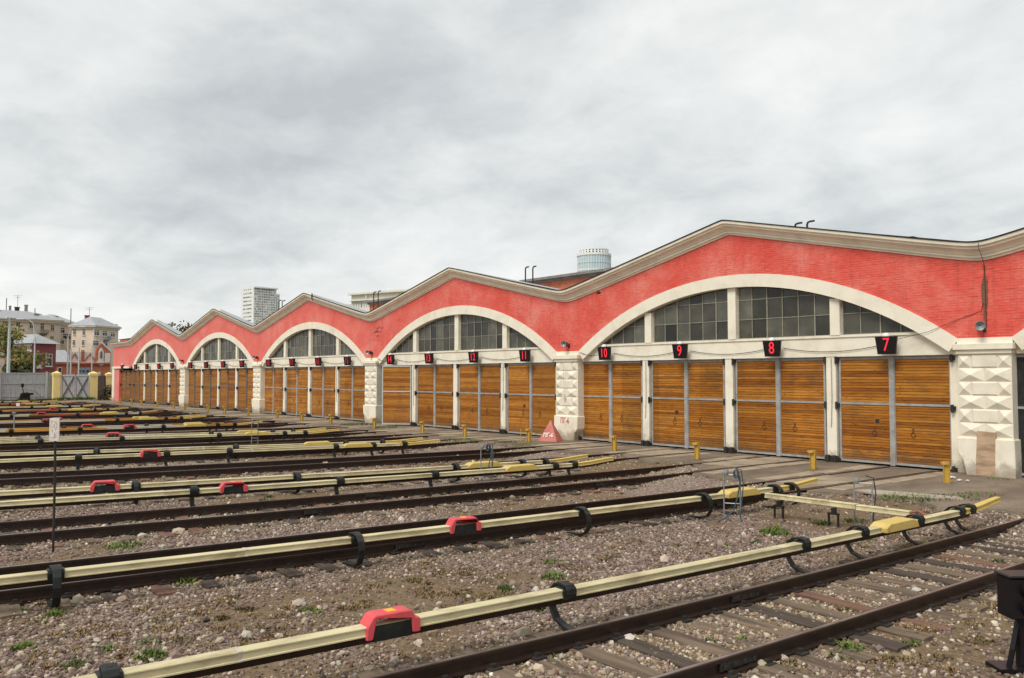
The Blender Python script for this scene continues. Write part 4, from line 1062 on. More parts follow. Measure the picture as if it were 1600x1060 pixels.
for a in ((1242, 350, 357, 33, .35), (1261, 347, 358, 33, .35), (821, 418, 440, 33, .3), (832.5, 417, 440, 33, .3), (584, 457, 484, 32, .35), (591, 455.5, 484, 32, .35), (436, 470, 486, 31, .5), (441, 470.5, 486, 31, .6), (331, 487, 494, 30, .5), (334, 487.5, 494, 30, .4)): hook(*a)
m = MB(); P = far(1415, 372, 30.0); m.box(P.x - .35, P.x + .35, P.y - .2, P.y + .2, P.z - .6, P.z); m.build('roof_hatch', M['roof_edge'], dep)

# ------------------------------------------------------------------ number signs and loudspeakers
def sign_case():
    b = MB(); b.prism([(-.27, 0), (.27, 0), (.335, .56), (-.335, .56)], lambda a, z: (a, -.06, z), lambda a, z: (a, .06, z)); return b


CASE = sign_case().mesh('number_sign', M['sign_black'], bevel=.012)
DOME = MB().lathe([(.12, 0), (.12, .02), (.11, .055), (.08, .095), (.03, .112)], (0, 0, .56), 14).mesh('lamp_dome', M['dome_white'], smooth=True)
ARM = MB().box(-.03, .03, .061, .34, .2, .3).mesh('bracket', M['dark_iron'])
SPELL = {7: 'seven', 8: 'eight', 9: 'nine', 10: 'ten'}
for n in range(7, 28):
    nearw = 'glowing red' if n < 19 else 'dim red'
    o = inst('number_sign', CASE, None, (XS[n] + .03, yD - .46, 3.545), rot=(R(4), 0, R(9)))
    tag(o, ('sign with red %s over %s' % (SPELL[n], gate_desc(n))) if n in SPELL else 'black number sign over ' + gate_desc(n), 'number sign', 'black number signs above the gates')
    d_ = inst('lamp_dome', DOME, None, (0, 0, 0)); d_.parent = o
    d_ = inst('bracket', ARM, None, (0, 0, 0)); d_.parent = o
    tm = text_mesh(str(n), (.60 if n < 10 else .55), M['neon'] if n < 15 else M['neon_dim'], .006, .0, .74 if n < 10 else .62)
    d_ = inst('digits', tm, None, (0, -.068, .285)); d_.parent = o

for k in range(0, 5):
    x = PX(k) + (.02 if k == 0 else .1); t = thing('loudspeaker', (x, yW, 4.28), ['horn loudspeaker beside the brown scar on the red wall, above the rightmost pier', 'horn loudspeaker on the red wall above the pier with the pink pyramid', 'horn loudspeaker above the pier between the second and third arches', 'horn loudspeaker above the pier between the third and fourth arches', 'horn loudspeaker above the pier between the fourth and farthest arches'][k], 'loudspeaker', 'horn loudspeakers on the depot wall')
    c = Vector((x, yW - .34, 4.3)); dirv = Vector((.45, -.87, -.08)).normalized(); a = dirv.cross(Vector((0, 0, 1))).normalized(); b2 = a.cross(dirv)
    m = MB(); prof = [(.05, -.2), (.055, -.12), (.075, -.04), (.13, .03), (.14, .035), (.125, .02), (.06, -.05), (.02, -.06)]; nn_ = 14; vs = []
    for r, h_ in prof: vs += [c + dirv * h_ + (a * math.cos(2 * math.pi * j / nn_) + b2 * math.sin(2 * math.pi * j / nn_)) * r for j in range(nn_)]
    m.add(vs, [(i * nn_ + j, i * nn_ + (j + 1) % nn_, (i + 1) * nn_ + (j + 1) % nn_, (i + 1) * nn_ + j) for i in range(len(prof) - 1) for j in range(nn_)]); m.build('horn', M['steel_pipe'], t, smooth=True)
    m = MB(); m.tube([c - dirv * .18, c - dirv * .34], .07, 10); m.box(x - .03, x + .03, yW - .3, yW - .005, 4.2, 4.25); m.box(x - .05, x + .05, yW - .02, yW - .003, 4.12, 4.32); m.build('driver', M['dark_iron'], t)

# ------------------------------------------------------------------ things on the apron and in the yard
HB = MB()
HB.box(-.065, .065, -.01, .01, 0, .58); HB.box(-.078, -.065, -.07, .07, 0, .58); HB.box(.065, .078, -.07, .07, 0, .58)
POST = HB.mesh('stop_post', M['yellow'], bevel=.004)
PLATE = MB().box(-.12, .03, -.085, -.03, .50, .57).box(-.15, -.1, -.08, -.02, .53, .57).mesh('arm', M['yellow'])
for n in range(7, 27):
    x = XS[n] + 2.84 + random.uniform(-.12, .12) if n < 12 else XS[n] + 2.7 + random.uniform(-.4, .4)
    if n == 11: x = XS[n] + 2.75
    if n == 16: x += .0
    o = inst('stop_post', POST, None, (x, 23.5 + random.uniform(-.25, .25), -.012), rot=(0, 0, R(random.uniform(-14, 14) + 20)))
    tag(o, 'stubby yellow post before ' + gate_desc(n), 'steel post', 'yellow steel posts before the gates')
    d_ = inst('arm', PLATE, None, (0, 0, 0)); d_.parent = o
    if n in (11, 15):
        m = MB(); m.tube([(-.45, 0, 0), (-.45, 0, .5), (-.47, 0, .56)], .018, 5); m.tube([(-.45, .0, .38), (.35, -.02, .4)], .014, 5); m.tube([(.1, -.1, .4), (-.02, -.2, .02)], .014, 5)
        d_ = bpy.data.objects.new('guard_rail', m.mesh('guard_rail', M['yellow'])); COL.objects.link(d_); d_.parent = o

# concrete pyramid marked in white
px0 = Vector((-27.55, 24.75, 0)); t = thing('marker_pyramid', px0, 'pink painted concrete pyramid with white lettering at the pier foot', 'marker')
m = MB(); w = .45; hgt = .95; rz_ = R(28)
base = [Vector((px0.x + w * math.sqrt(2) * math.cos(rz_ + R(45 + 90 * i)), px0.y + w * math.sqrt(2) * math.sin(rz_ + R(45 + 90 * i)), -.012)) for i in range(4)]
m.add([*base, px0 + Vector((0, 0, hgt))], [(3, 2, 1, 0), (0, 1, 4), (1, 2, 4), (2, 3, 4), (3, 0, 4)]); m.build('pyramid', M['pyramid'], t, bevel=.015)
tm = text_mesh('ПГ-6', .25, M['white_paint'], .003, .01, .85)
tilt = math.atan2(w, hgt); o = inst('lettering', tm, t, (px0.x + math.sin(rz_) * (w * .74 + .012), px0.y - math.cos(rz_) * (w * .74 + .012), .27), rot=(-tilt, 0, rz_))

# compressed-air stands with blue hoses
def hose_stand(loc, lab, hh=.78, blue=True, rz=0.5):
    t = thing('hose_stand', loc, lab, 'hose stand', 'air hose stands in the yard'); x, y, z = loc
    cu, su = math.cos(rz), math.sin(rz)
    q = lambda a, b_, h_: (x + a * cu - b_ * su, y + a * su + b_ * cu, z + h_)
    m = MB()
    for a in (-.17, .17): m.tube([q(a, 0, -.05), q(a, 0, hh)], .015, 6)
    m.tube([q(-.17, 0, hh), q(.17, 0, hh)], .015, 6); m.tube([q(-.17, 0, hh * .35), q(.17, 0, hh * .35)], .010, 6); m.build('pipe_frame', M['steel_pipe'], t)
    m = MB(); rr = .015
    if blue: m.tube([q(.10 + .045 * math.cos(a), -.03 - .003 * i, hh + .04 + .085 * math.sin(a)) for i, a in enumerate(np.linspace(0, 18, 44))], rr, 6)
    if blue: m.tube([q(.12, -.03, hh + .1), q(.17, -.05, hh - .15), q(.12, -.1, hh * .5), q(.05, -.12, .2), q(-.12, -.22, .04), q(-.25, -.3, -.02)], rr, 6)
    m.tube([q(.05, -.02, hh + .16), q(.2, -.04, hh + .12), q(.24, -.05, hh - .2), q(.18, -.08, .1), q(.2, -.1, -.04)], .013, 5)
    m.build('hose', M['blue_hose'] if blue else M['dark_iron'], t)
    m = MB(); m.lathe([(.05, -.05), (.06, 0), (.05, .06)], q(-.12, 0, hh + .05), 8); m.build('valve', M['steel_pipe'], t)


hose_stand((-10.85, 14.9, -.16), 'air stand with a coiled blue hose, between the two nearest tracks by the crosswise rail', .92)
hose_stand((-8.72, 16.35, -.12), 'air stand with drooping dark hoses, close behind the nearest contact rail', .80, False, .45)
hose_stand((-19.0, 14.6, -.16), 'smaller looking air stand with blue hose, further off beyond the second track', .95)
hose_stand((-35.2, 14.4, -.16), 'far air stand with dark hoses among the cream contact rails', .95, False)

# board on a thin rod
t = thing('track_sign', (-16.47, 3.13, -.2), 'weathered white board on a thin dark rod at the left', 'track sign')
m = MB(); m.tube([(-16.47, 3.13, -.3), (-16.46, 3.13, 1.0), (-16.45, 3.12, 1.75)], .021, 6); m.build('rod', M['dark_iron'], t)
m = MB(); u = Vector((.58, .81, 0)); v_ = Vector((.81, -.58, 0)); m.obox((-16.43, 3.10, 1.92), u, v_, (0.03, 0, 1), .085, .012, .20); o = m.build('board', M['white_board'], t, bevel=.004)
m = MB(); random.seed(9)
for (a_, z_, l_, th_) in ((-.045, 2.05, .03, 1.4), (-.02, 2.06, .025, .2), (.02, 2.045, .035, 1.2), (.04, 2.03, .03, 1.9), (0, 1.98, .03, 1.5), (.03, 1.94, .04, 1.2), (-.03, 1.9, .02, 1.6), (.01, 1.84, .03, 1.5), (.0, 1.79, .02, .4)):
    p_ = Vector((-16.43, 3.10, z_)) + u * a_ + v_ * .014; m.obox(p_, (u * math.cos(th_) + Vector((0, 0, 1)) * math.sin(th_)), v_, (u * -math.sin(th_) + Vector((0, 0, 1)) * math.cos(th_)), l_, .0015, .005)
m.build('worn_marks', plain('worn_reddish_marks', (.5, .3, .27), .9, .3, 20), t)
# black dwarf signal at the right edge
sx0, sy0 = -3.50, 9.75; t = thing('dwarf_signal', (sx0, sy0, -.2), 'short black track signal standing at the right edge beside the nearest track', 'signal')
u = Vector((.633, .774, 0)); v_ = Vector((.774, -.633, 0)); zz = Vector((0, 0, 1)); c0 = Vector((sx0, sy0, 0))
m = MB(); m.obox(c0 + zz * .55, u, v_, zz, .17, .13, .21); m.obox(c0 + zz * .775, u, v_, zz, .19, .15, .015); m.build('case', M['sign_black'], t, bevel=.012)
m = MB(); m.lathe([(.055, 0), (.055, .5)], (sx0, sy0, -.15), 10)
for a in (-1, 1): m.tube([c0 + u * (.03 * a) + zz * .3, c0 + u * (.12 * a) + v_ * .05 + zz * .02, c0 + u * (.17 * a) + v_ * .05 - zz * .2], .028, 6)
m.obox(c0 - zz * .19 - u * .05, u, v_, zz, .25, .14, .03); m.build('stand', M['sign_black'], t)
m = MB(); m.lathe([(.07, 0), (.075, .1)], (0, 0, 0), 14)
b = MB(); [b.tube([c0 + zz * h_ - v_ * -.13, c0 + zz * h_ + v_ * .2], .075, 12) for h_ in (.46, .64)]; b.build('lens_hood', M['sign_black'], t)
m = MB(); m.tube([c0 + u * .25 + v_ * .02 - zz * .2, c0 + u * .25 + v_ * .02 + zz * .42], .02, 6); m.build('conduit', M['red_paint'], t)
m = MB(); m.tube([c0 + u * .1 + zz * .33 + v_ * .1, c0 + u * .06 + zz * .18 + v_ * .2, c0 + u * .1 + v_ * .22 + zz * .0, c0 + u * .22 + v_ * .1 - zz * .18], .012, 5); m.build('cable', M['black_rubber'], t)

# small white marker board and grey stakes among the far tracks
for (px, py0, py1, w, lab, nm, cat, mt) in ((28, 630, 640, .12, 'small white marker board standing among the far orange contact rails', 'marker_board', 'marker', 'white_board'),):
    P = far(px, py1, 74); T = far(px, py0, 74); t = thing(nm, (P.x, P.y, T.z - .8), lab, cat)
    m = MB(); m.obox(((P.x), P.y, (P.z + T.z) / 2), RT, (FW.x, FW.y, 0), (0, 0, 1), .16, .02, (T.z - P.z) / 2); m.build('board', M[mt], t)
    m = MB(); m.tube([(P.x, P.y, -.2), (P.x, P.y, P.z)], .03, 5); m.build('rod', M['steel_pipe'], t)
for i, (px, py0, py1, d) in enumerate(((22, 645, 672, 46), (102, 624, 640, 80), (147, 626, 644, 72), (298, 646, 664, 56))):
    P = far(px, py1, d); T = far(px, py0, d); t = thing('track_stake', (P.x, P.y, P.z - .1), ['grey stake between contact rails at the far left', 'thin grey stake far off in front of the grey gate', 'grey stake in front of the yellow gate pillars', 'blue grey stake near the ends of far contact rails'][i], 'stake', 'grey stakes in the yard')
    m = MB(); m.tube([(P.x, P.y, P.z - .2), (T.x, T.y, T.z)], .035, 6); m.build('stake', M['steel_pipe'], t); m = MB(); m.obox((T.x, T.y, T.z), RT, (FW.x, FW.y, 0), (0, 0, 1), .09, .06, .03); m.build('cap', M['steel_pipe'], t)
for i, (px, py0, py1, d) in enumerate(((169, 637, 652, 67), (204, 637, 652, 65))):
    P = far(px, py1, d); T = far(px, py0, d); t = thing('insulator_stand', (P.x, P.y, P.z - .3), ['grey ribbed insulator stand, left one of a pair among far contact rails', 'grey ribbed insulator stand, right one of a pair among far contact rails'][i], 'insulator', 'ribbed insulator stands')
    m = MB(); hh = (T.z - P.z); prof = []
    for j in range(4): prof += [(.13, .25 + hh * .6 * j / 4), (.17, .25 + hh * .6 * j / 4 + .03), (.17, .25 + hh * .6 * j / 4 + .08), (.12, .25 + hh * .6 * j / 4 + .11)]
    m.lathe(prof, (P.x, P.y, P.z - .25), 12); m.build('insulator', M['roof_metal'], t); m = MB(); m.lathe([(.08, -.3), (.08, .1)], (P.x, P.y, P.z), 8); m.tube([(T.x, T.y, T.z - .05), (T.x + .5, T.y + .4, T.z - .02), (T.x + .9, T.y + .7, T.z - .25)], .05, 6); m.build('cable_stand', M['dark_iron'], t)

# ------------------------------------------------------------------ loose stone, rocks, weeds
def rock_mesh(seed, flat=.7):
    r = np.random.default_rng(seed); bm = bmesh.new(); bmesh.ops.create_icosphere(bm, subdivisions=1, radius=1.0)
    for v in bm.verts:
        v.co *= .72 + .5 * r.random(); v.co.z *= flat; v.co.y *= .85
    me = bpy.data.meshes.new('stone'); bm.to_mesh(me); bm.free(); me.materials.append(M['stone']); return me


rocks = bpy.data.collections.new('stone_shapes')
for i in range(7):
    rocks.objects.link(bpy.data.objects.new('stone_shape_%d' % i, rock_mesh(40 + i, .5 + .08 * i)))


def scatter(name, P, rot, scl, col, coll=None):
    me = bpy.data.meshes.new(name); me.from_pydata([tuple(p) for p in P], [], [])
    a = me.attributes.new('rot', 'FLOAT_VECTOR', 'POINT'); a.data.foreach_set('vector', np.asarray(rot, dtype=np.float32).ravel())
    a = me.attributes.new('scl', 'FLOAT', 'POINT'); a.data.foreach_set('value', np.asarray(scl, dtype=np.float32))
    a = me.attributes.new('col', 'FLOAT_COLOR', 'POINT'); a.data.foreach_set('color', np.concatenate([np.asarray(col, dtype=np.float32), np.ones((len(col), 1), np.float32)], 1).ravel())
    o = bpy.data.objects.new(name, me); COL.objects.link(o); me.materials.append(M['stone'])
    ng = bpy.data.node_groups.new(name, 'GeometryNodeTree')
    ng.interface.new_socket('Geometry', in_out='INPUT', socket_type='NodeSocketGeometry'); ng.interface.new_socket('Geometry', in_out='OUTPUT', socket_type='NodeSocketGeometry')
    gi = ng.nodes.new('NodeGroupInput'); go = ng.nodes.new('NodeGroupOutput')
    ip = ng.nodes.new('GeometryNodeInstanceOnPoints'); ci = ng.nodes.new('GeometryNodeCollectionInfo'); ci.inputs['Collection'].default_value = coll or rocks; ci.inputs['Separate Children'].default_value = True; ci.inputs['Reset Children'].default_value = True
    ar = ng.nodes.new('GeometryNodeInputNamedAttribute'); ar.data_type = 'FLOAT_VECTOR'; ar.inputs[0].default_value = 'rot'
    as_ = ng.nodes.new('GeometryNodeInputNamedAttribute'); as_.data_type = 'FLOAT'; as_.inputs[0].default_value = 'scl'
    e2r = ng.nodes.new('FunctionNodeEulerToRotation')
    l = ng.links.new; l(gi.outputs[0], ip.inputs['Points']); l(ci.outputs[0], ip.inputs['Instance']); ip.inputs['Pick Instance'].default_value = True
    l(ar.outputs[0], e2r.inputs[0]); l(e2r.outputs[0], ip.inputs['Rotation']); l(as_.outputs[0], ip.inputs['Scale']); l(ip.outputs[0], go.inputs[0])
    md = o.modifiers.new('scatter', 'NODES'); md.node_group = ng
    return tag(o, kind='stuff')


def wedge_points(n, dmin, dmax, power=1.0):
    """random ground points inside the part of the yard the photograph covers, with a margin to each side"""
    d = dmin + (dmax - dmin) * rng.random(n) ** power
    u = (rng.random(n) * 2 - 1) * .78
    x = d * (FW.x + RT.x * u); y = d * (FW.y + RT.y * u)
    return x, y


def nse_v(x, y): return np.sin(x * 1.3 + y * .7) * np.sin(y * 1.1 - x * .4) * .5 + np.sin(x * 3.1 - y * 2.3) * np.sin(y * 2.9 + x * 1.2) * .3 + np.sin(x * 7.7 + y * 5.1) * .12


def edge_v(x):
    t = np.clip((-14.2 - x) / 4.3, 0, 1); return 19.5 + 2.7 * t * t * (3 - 2 * t) + .30 * np.sin(x * 1.7) + .22 * np.sin(x * 4.1 + 1) + .12 * np.sin(x * 9.3)


def gz_v(x, y):
    e = edge_v(x); t = np.clip((y - (e - 3.2)) / 2.9, 0, 1)
    return -.212 + .15 * t * t * (3 - 2 * t) + .022 * nse_v(x, y)


def track_dist(x, y):
    best = np.full(x.shape, 9.0); t = (y - 26.16) / 10
    for n in range(6, 18):
        a, b, o = {6: (-.26, -.199, 1.72), 7: (.356, -.122, .664), 8: (.134, -.249, .404), 10: (.155, -.50, .33)}.get(n, (.14, -.40, .35))
        best = np.minimum(best, np.abs(x - (XS[n] + o + a * t + b * t * t)))
    return best


def palette(cols, n, jitter=.12):
    c = np.array(cols)[rng.integers(0, len(cols), n)]; return np.clip(c * (1 + rng.normal(0, jitter, (n, 1))) * (1 + rng.normal(0, .03, (n, 3))), .02, .8)


def put(name, x, y, s, col, sink=.3):
    n = len(x); z = gz_v(x, y) + s * sink
    return scatter(name, np.stack([x, y, z], 1), np.stack([rng.normal(0, .5, n), rng.normal(0, .5, n), rng.random(n) * 6.28], 1), s, col)


# fine purple-grey gravel everywhere near
x, y = wedge_points(185000, 5.2, 21, 1.25); keep = (y < edge_v(x) - .15) & (y > -6)
dn = nse_v(x * .55 + 3, y * .55); keep &= (rng.random(len(x)) < np.clip(1.15 - 1.3 * dirt_v(x, y) + .3 * dn, .10, 1))
x, y = x[keep], y[keep]; n = len(x)
put('fine_gravel', x, y, np.clip(rng.lognormal(-4.02, .40, n), .007, .045), palette([(.20, .138, .112), (.25, .178, .146), (.295, .215, .175), (.13, .092, .075), (.32, .245, .195), (.24, .172, .115), (.48, .41, .34), (.20, .155, .13), (.16, .118, .09)], n))
# pale pebbles of the track beds
x, y = wedge_points(230000, 5.5, 44, 1.15); td = track_dist(x, y); keep = (y < edge_v(x) - .2) & (y > -6)
keep &= rng.random(len(x)) < np.clip(1.0 - .95 * np.maximum(td - .95, 0) + .3 * nse_v(x * .8, y * .8), .03, 1) * (1 - .6 * dirt_v(x, y) * (td > .75)) * np.where(td < .8, 1.25, 1)
x, y, td = x[keep], y[keep], td[keep]; n = len(x)
put('pale_ballast', x, y, np.clip(rng.lognormal(-4.05, .38, n), .008, .05), palette([(.35, .275, .19), (.41, .33, .235), (.27, .20, .13), (.50, .42, .32), (.20, .145, .10), (.29, .235, .185), (.37, .27, .165), (.58, .52, .43)], n, .16), .22)
# scattered larger stones
x, y = wedge_points(900, 6, 34, 1.1); keep = (y < edge_v(x) - .3) & (y > -5); x, y = x[keep], y[keep]; n = len(x)
put('cobble_debris', x, y, np.clip(rng.lognormal(-3.05, .35, n), .02, .10), palette([(.34, .27, .2), (.42, .35, .26), (.2, .155, .13), (.28, .215, .17), (.52, .46, .38)], n, .15), .35)

for i, (px, py, r, lab, mk) in enumerate(((152, 1004, .075, 'pale cream rock lying on the gravel at the lower left', 'rock'), (466, 945, .11, 'flat pinkish rock on the gravel left of the red joint cover', 'rock'), (536, 1022, .06, 'small tan rock below the nearest contact rail', 'rock'), (577, 1049, .09, 'broad tan rock beside the nearest running rail', 'rock'), (279, 833, .16, 'large tan rock between the second and third tracks', 'rock'), (322, 971, .075, 'dark grey rock on the gravel below the second track', 'dark'))):
    dvec = FW + RT * ((px - 800) / F_PX) - UP * ((py - 530) / F_PX); P = CAM + dvec * ((-.2 - CAM_H) / dvec.z)
    me = rock_mesh(80 + i, .62); me.materials.clear(); me.materials.append(M['rock'] if mk == 'rock' else M['sleeper_dark'])
    o = inst('rock', me, None, (P.x, P.y, -.2 + r * .25), rot=(0, .1, 1.7 * i)); o.scale = (r, r * .8, r * .75); tag(o, lab, 'rock', 'bigger stones on the gravel')


def blades(name, spots, mat):
    V = []; Fc = []; Cc = []
    for (cx_, cy_, rad, hgt, nb, base) in spots:
        for _ in range(int(nb * 1.5)):
            a = random.random() * 6.283; q = rad * math.sqrt(random.random()); x_, y_ = cx_ + q * math.cos(a), cy_ + q * math.sin(a)
            z_ = ground_z(x_, y_) if y_ < apron_edge(x_) - .1 else -.015
            h_ = 1.25 * hgt * random.uniform(.35, 1) * (1 - .5 * q / rad); w_ = random.uniform(.005, .013) * (1 + hgt * 2); th = random.random() * 6.283; le = random.uniform(.3, 1.6) * h_
            ca, sa = math.cos(th), math.sin(th); o_ = len(V)
            V += [(x_ - sa * w_, y_ + ca * w_, z_ - .01), (x_ + sa * w_, y_ - ca * w_, z_ - .01), (x_ + ca * le * .45 + sa * w_ * .8, y_ + sa * le * .45 - ca * w_ * .8, z_ + h_ * .6), (x_ + ca * le * .45 - sa * w_ * .8, y_ + sa * le * .45 + ca * w_ * .8, z_ + h_ * .6), (x_ + ca * le, y_ + sa * le, z_ + h_)]
            Fc += [(o_, o_ + 1, o_ + 2, o_ + 3), (o_ + 3, o_ + 2, o_ + 4)]
            k_ = random.uniform(.6, 1.35); Cc += [(base[0] * k_, base[1] * k_, base[2] * k_, 1)] * 5
    me = bpy.data.meshes.new(name); me.from_pydata(V, [], Fc); a = me.attributes.new('col', 'FLOAT_COLOR', 'POINT'); a.data.foreach_set('color', np.array(Cc, dtype=np.float32).ravel()); me.materials.append(mat)
    o = bpy.data.objects.new(name, me); COL.objects.link(o); return tag(o, kind='stuff')


def gp(px, py, z=-.2):
    dvec = FW + RT * ((px - 800) / F_PX) - UP * ((py - 530) / F_PX); P = CAM + dvec * ((z - CAM_H) / dvec.z); return P.x, P.y


GR, GD, GB = (.115, .17, .032), (.08, .112, .03), (.22, .145, .07)
spots = []
for px, py, r, h_, nb in ((235, 1028, .16, .11, 90), (120, 1040, .13, .09, 60), (35, 1012, .12, .09, 50), (170, 1016, .1, .07, 40), (85, 960, .12, .1, 50), (30, 955, .1, .08, 30), (792, 920, .16, .08, 80), (865, 902, .2, .09, 90), (860, 878, .14, .08, 50), (840, 950, .12, .09, 70), (590, 985, .2, .06, 70), (372, 1035, .05, .12, 14), (480, 955, .12, .07, 40), (1210, 832, .3, .14, 160), (1283, 818, .22, .12, 80), (1335, 815, .28, .1, 80), (1180, 848, .1, .09, 30), (1420, 790, .7, .09, 260), (1490, 790, .6, .07, 120), (1130, 852, .12, .08, 30), (1330, 1015, .14, .10, 70), (1425, 1005, .1, .07, 30), (1270, 950, .12, .07, 30), (1560, 880, .12, .1, 40), (195, 852, .35, .09, 160), (315, 815, .28, .10, 70), (290, 912, .16, .12, 60), (688, 845, .14, .14, 26), (510, 800, .3, .06, 40), (720, 695, 1.0, .09, 260), (820, 702, .6, .07, 120), (790, 698, .5, .08, 120), (950, 700, .3, .07, 40), (975, 712, .3, .08, 30), (660, 740, .5, .06, 60), (330, 745, .5, .07, 60), (885, 768, .3, .05, 40), (1530, 785, .5, .07, 80), (1560, 760, .4, .05, 50)):
    x_, y_ = gp(px, py); spots.append((x_, y_, r, h_, nb, random.choice((GR, GR, GD))))
for px, py, r, nb in ((560, 664, 1.1, 260), (600, 668, .8, 120), (540, 680, .8, 120), (1000, 690, .3, 40)):
    x_, y_ = gp(px, py, 0); spots.append((x_, y_, r, .16, nb, GD))
for _ in range(150):
    x_, y_ = wedge_points(1, 6.5, 30); x_, y_ = float(x_[0]), float(y_[0])
    if y_ < apron_edge(x_) - .3 and y_ > -4: spots.append((x_, y_, random.uniform(.05, .2), random.uniform(.03, .09), random.randint(8, 36), random.choice((GR, GD, GB))))
for i in range(60): spots.append((-112.0 + random.uniform(-.4, .8), random.uniform(14, 25), .7, .5, 40, GD))
blades('grass', spots, M['leaf'])
dry = []
for px, py in ((345, 945), (300, 965), (545, 945), (660, 880), (1190, 835), (1250, 850), (1340, 850), (1150, 870), (930, 880), (740, 900), (430, 1000), (640, 905), (1480, 985), (1440, 1040), (100, 1000), (60, 1030), (250, 1000), (420, 965), (780, 935), (700, 930), (960, 850), (1060, 860), (1390, 835)):
    x_, y_ = gp(px, py); 
    for _ in range(5): dry.append((x_ + random.gauss(0, .3), y_ + random.gauss(0, .3), random.uniform(.08, .22), random.uniform(.03, .06), random.randint(60, 120), random.choice((GB, (.26, .18, .09), (.17, .13, .06)))))
for _ in range(320):
    x_, y_ = wedge_points(1, 6, 26); x_, y_ = float(x_[0]), float(y_[0])
    if y_ < apron_edge(x_) - .2 and y_ > -4 and float(dirt_v(np.float64(x_), np.float64(y_))) > .3: dry.append((x_, y_, random.uniform(.06, .25), random.uniform(.025, .06), random.randint(30, 110), random.choice((GB, (.26, .18, .09), (.17, .13, .06), (.3, .22, .12)))))
blades('dry_weeds', dry, M['leaf'])


# ------------------------------------------------------------------ beyond the yard
def leaf_cloud(name, blobs, parent, n, size, cols, seed):
    r = np.random.default_rng(seed); V = []; Fc = []; Cc = []; off = WOFF.get(parent, (0, 0, 0))
    tot = sum(b[3] ** 2 for b in blobs)
    for (bx_, by_, bz_, br) in blobs:
        k = int(n * br * br / tot)
        for _ in range(k):
            d = r.normal(0, 1, 3); d /= np.linalg.norm(d); q = br * (r.random() ** .45); c = np.array([bx_, by_, bz_]) + d * q * np.array([1, 1, .8])
            a = r.normal(0, 1, 3); a /= np.linalg.norm(a); b_ = np.cross(a, r.normal(0, 1, 3)); b_ /= np.linalg.norm(b_); s = size * (.6 + .8 * r.random())
            o_ = len(V); c = c - np.array(off)
            V += [tuple(c - a * s), tuple(c + b_ * s * .55), tuple(c + a * s), tuple(c - b_ * s * .55)]; Fc.append((o_, o_ + 1, o_ + 2, o_ + 3))
            cc = np.array(cols[r.integers(0, len(cols))]) * (.65 + .7 * r.random()); Cc += [(*cc, 1)] * 4
    me = bpy.data.meshes.new(name); me.from_pydata(V, [], Fc); a = me.attributes.new('col', 'FLOAT_COLOR', 'POINT'); a.data.foreach_set('color', np.array(Cc, dtype=np.float32).ravel()); me.materials.append(M['leaf'])
    o = bpy.data.objects.new(name, me); COL.objects.link(o); o.parent = parent; return o


def tree(loc, h_, rad, lab, cols, seed, n=2600, size=.22, low=.3, grp='trees around the yard'):
    r = random.Random(seed); t = thing('tree', loc, lab, 'tree', grp); x_, y_, z_ = loc
    m = MB(); top = Vector((x_ + r.uniform(-.3, .3), y_, z_ + h_ * .72)); m.tube([(x_, y_, z_ - .3), (x_ + .05, y_, z_ + h_ * .3), top], [.035 * h_, .026 * h_, .008 * h_], 7)
    blobs = []
    for i in range(11):
        a = r.random() * 6.28; q = rad * r.uniform(.3, .85); zc = z_ + h_ * r.uniform(low, .9); e = Vector((x_ + q * math.cos(a), y_ + q * math.sin(a), zc))
        m.tube([(x_, y_, max(z_ + .2 * h_, zc - h_ * .22)), ((x_ + e.x) / 2, (y_ + e.y) / 2, zc - h_ * .05), e], [.012 * h_, .008 * h_, .003 * h_], 5); blobs.append((e.x, e.y, e.z, rad * r.uniform(.28, .5)))
    blobs.append((x_, y_, z_ + h_ * .85, rad * .45))
    m.build('trunk', M['bark'], t); leaf_cloud('crown', blobs, t, n, size, cols, seed)
    return t


AUT = [(.30, .27, .08), (.23, .25, .08), (.36, .28, .09), (.18, .20, .065)]
P = far(14, 592, 118); tree((P.x, P.y, 0), 10.8, 3.9, 'bushy tree turning yellow behind the grey fence at the far left', AUT, 3, 3000, .22, .12)
P = far(30, 592, 116); tree((P.x, P.y, 0), 4.9, 2.0, 'low dark green tree just right of the yellowing tree behind the fence', [(.10, .115, .04), (.14, .14, .045), (.07, .085, .03)], 4, 2600, .22, .15)
P = far(292, 592, 170); tree((P.x, P.y, 0), 14.2, 4.2, 'thin leafed tree showing above the depot roof near the far end', [(.13, .12, .07), (.17, .14, .08)], 5, 900, .28, .35)
P = far(306, 592, 172); tree((P.x, P.y, 0), 13.6, 3.2, 'small tree top behind the roof valley, right of the thin leafed tree', [(.12, .12, .07), (.1, .11, .06)], 6, 700, .28, .4)

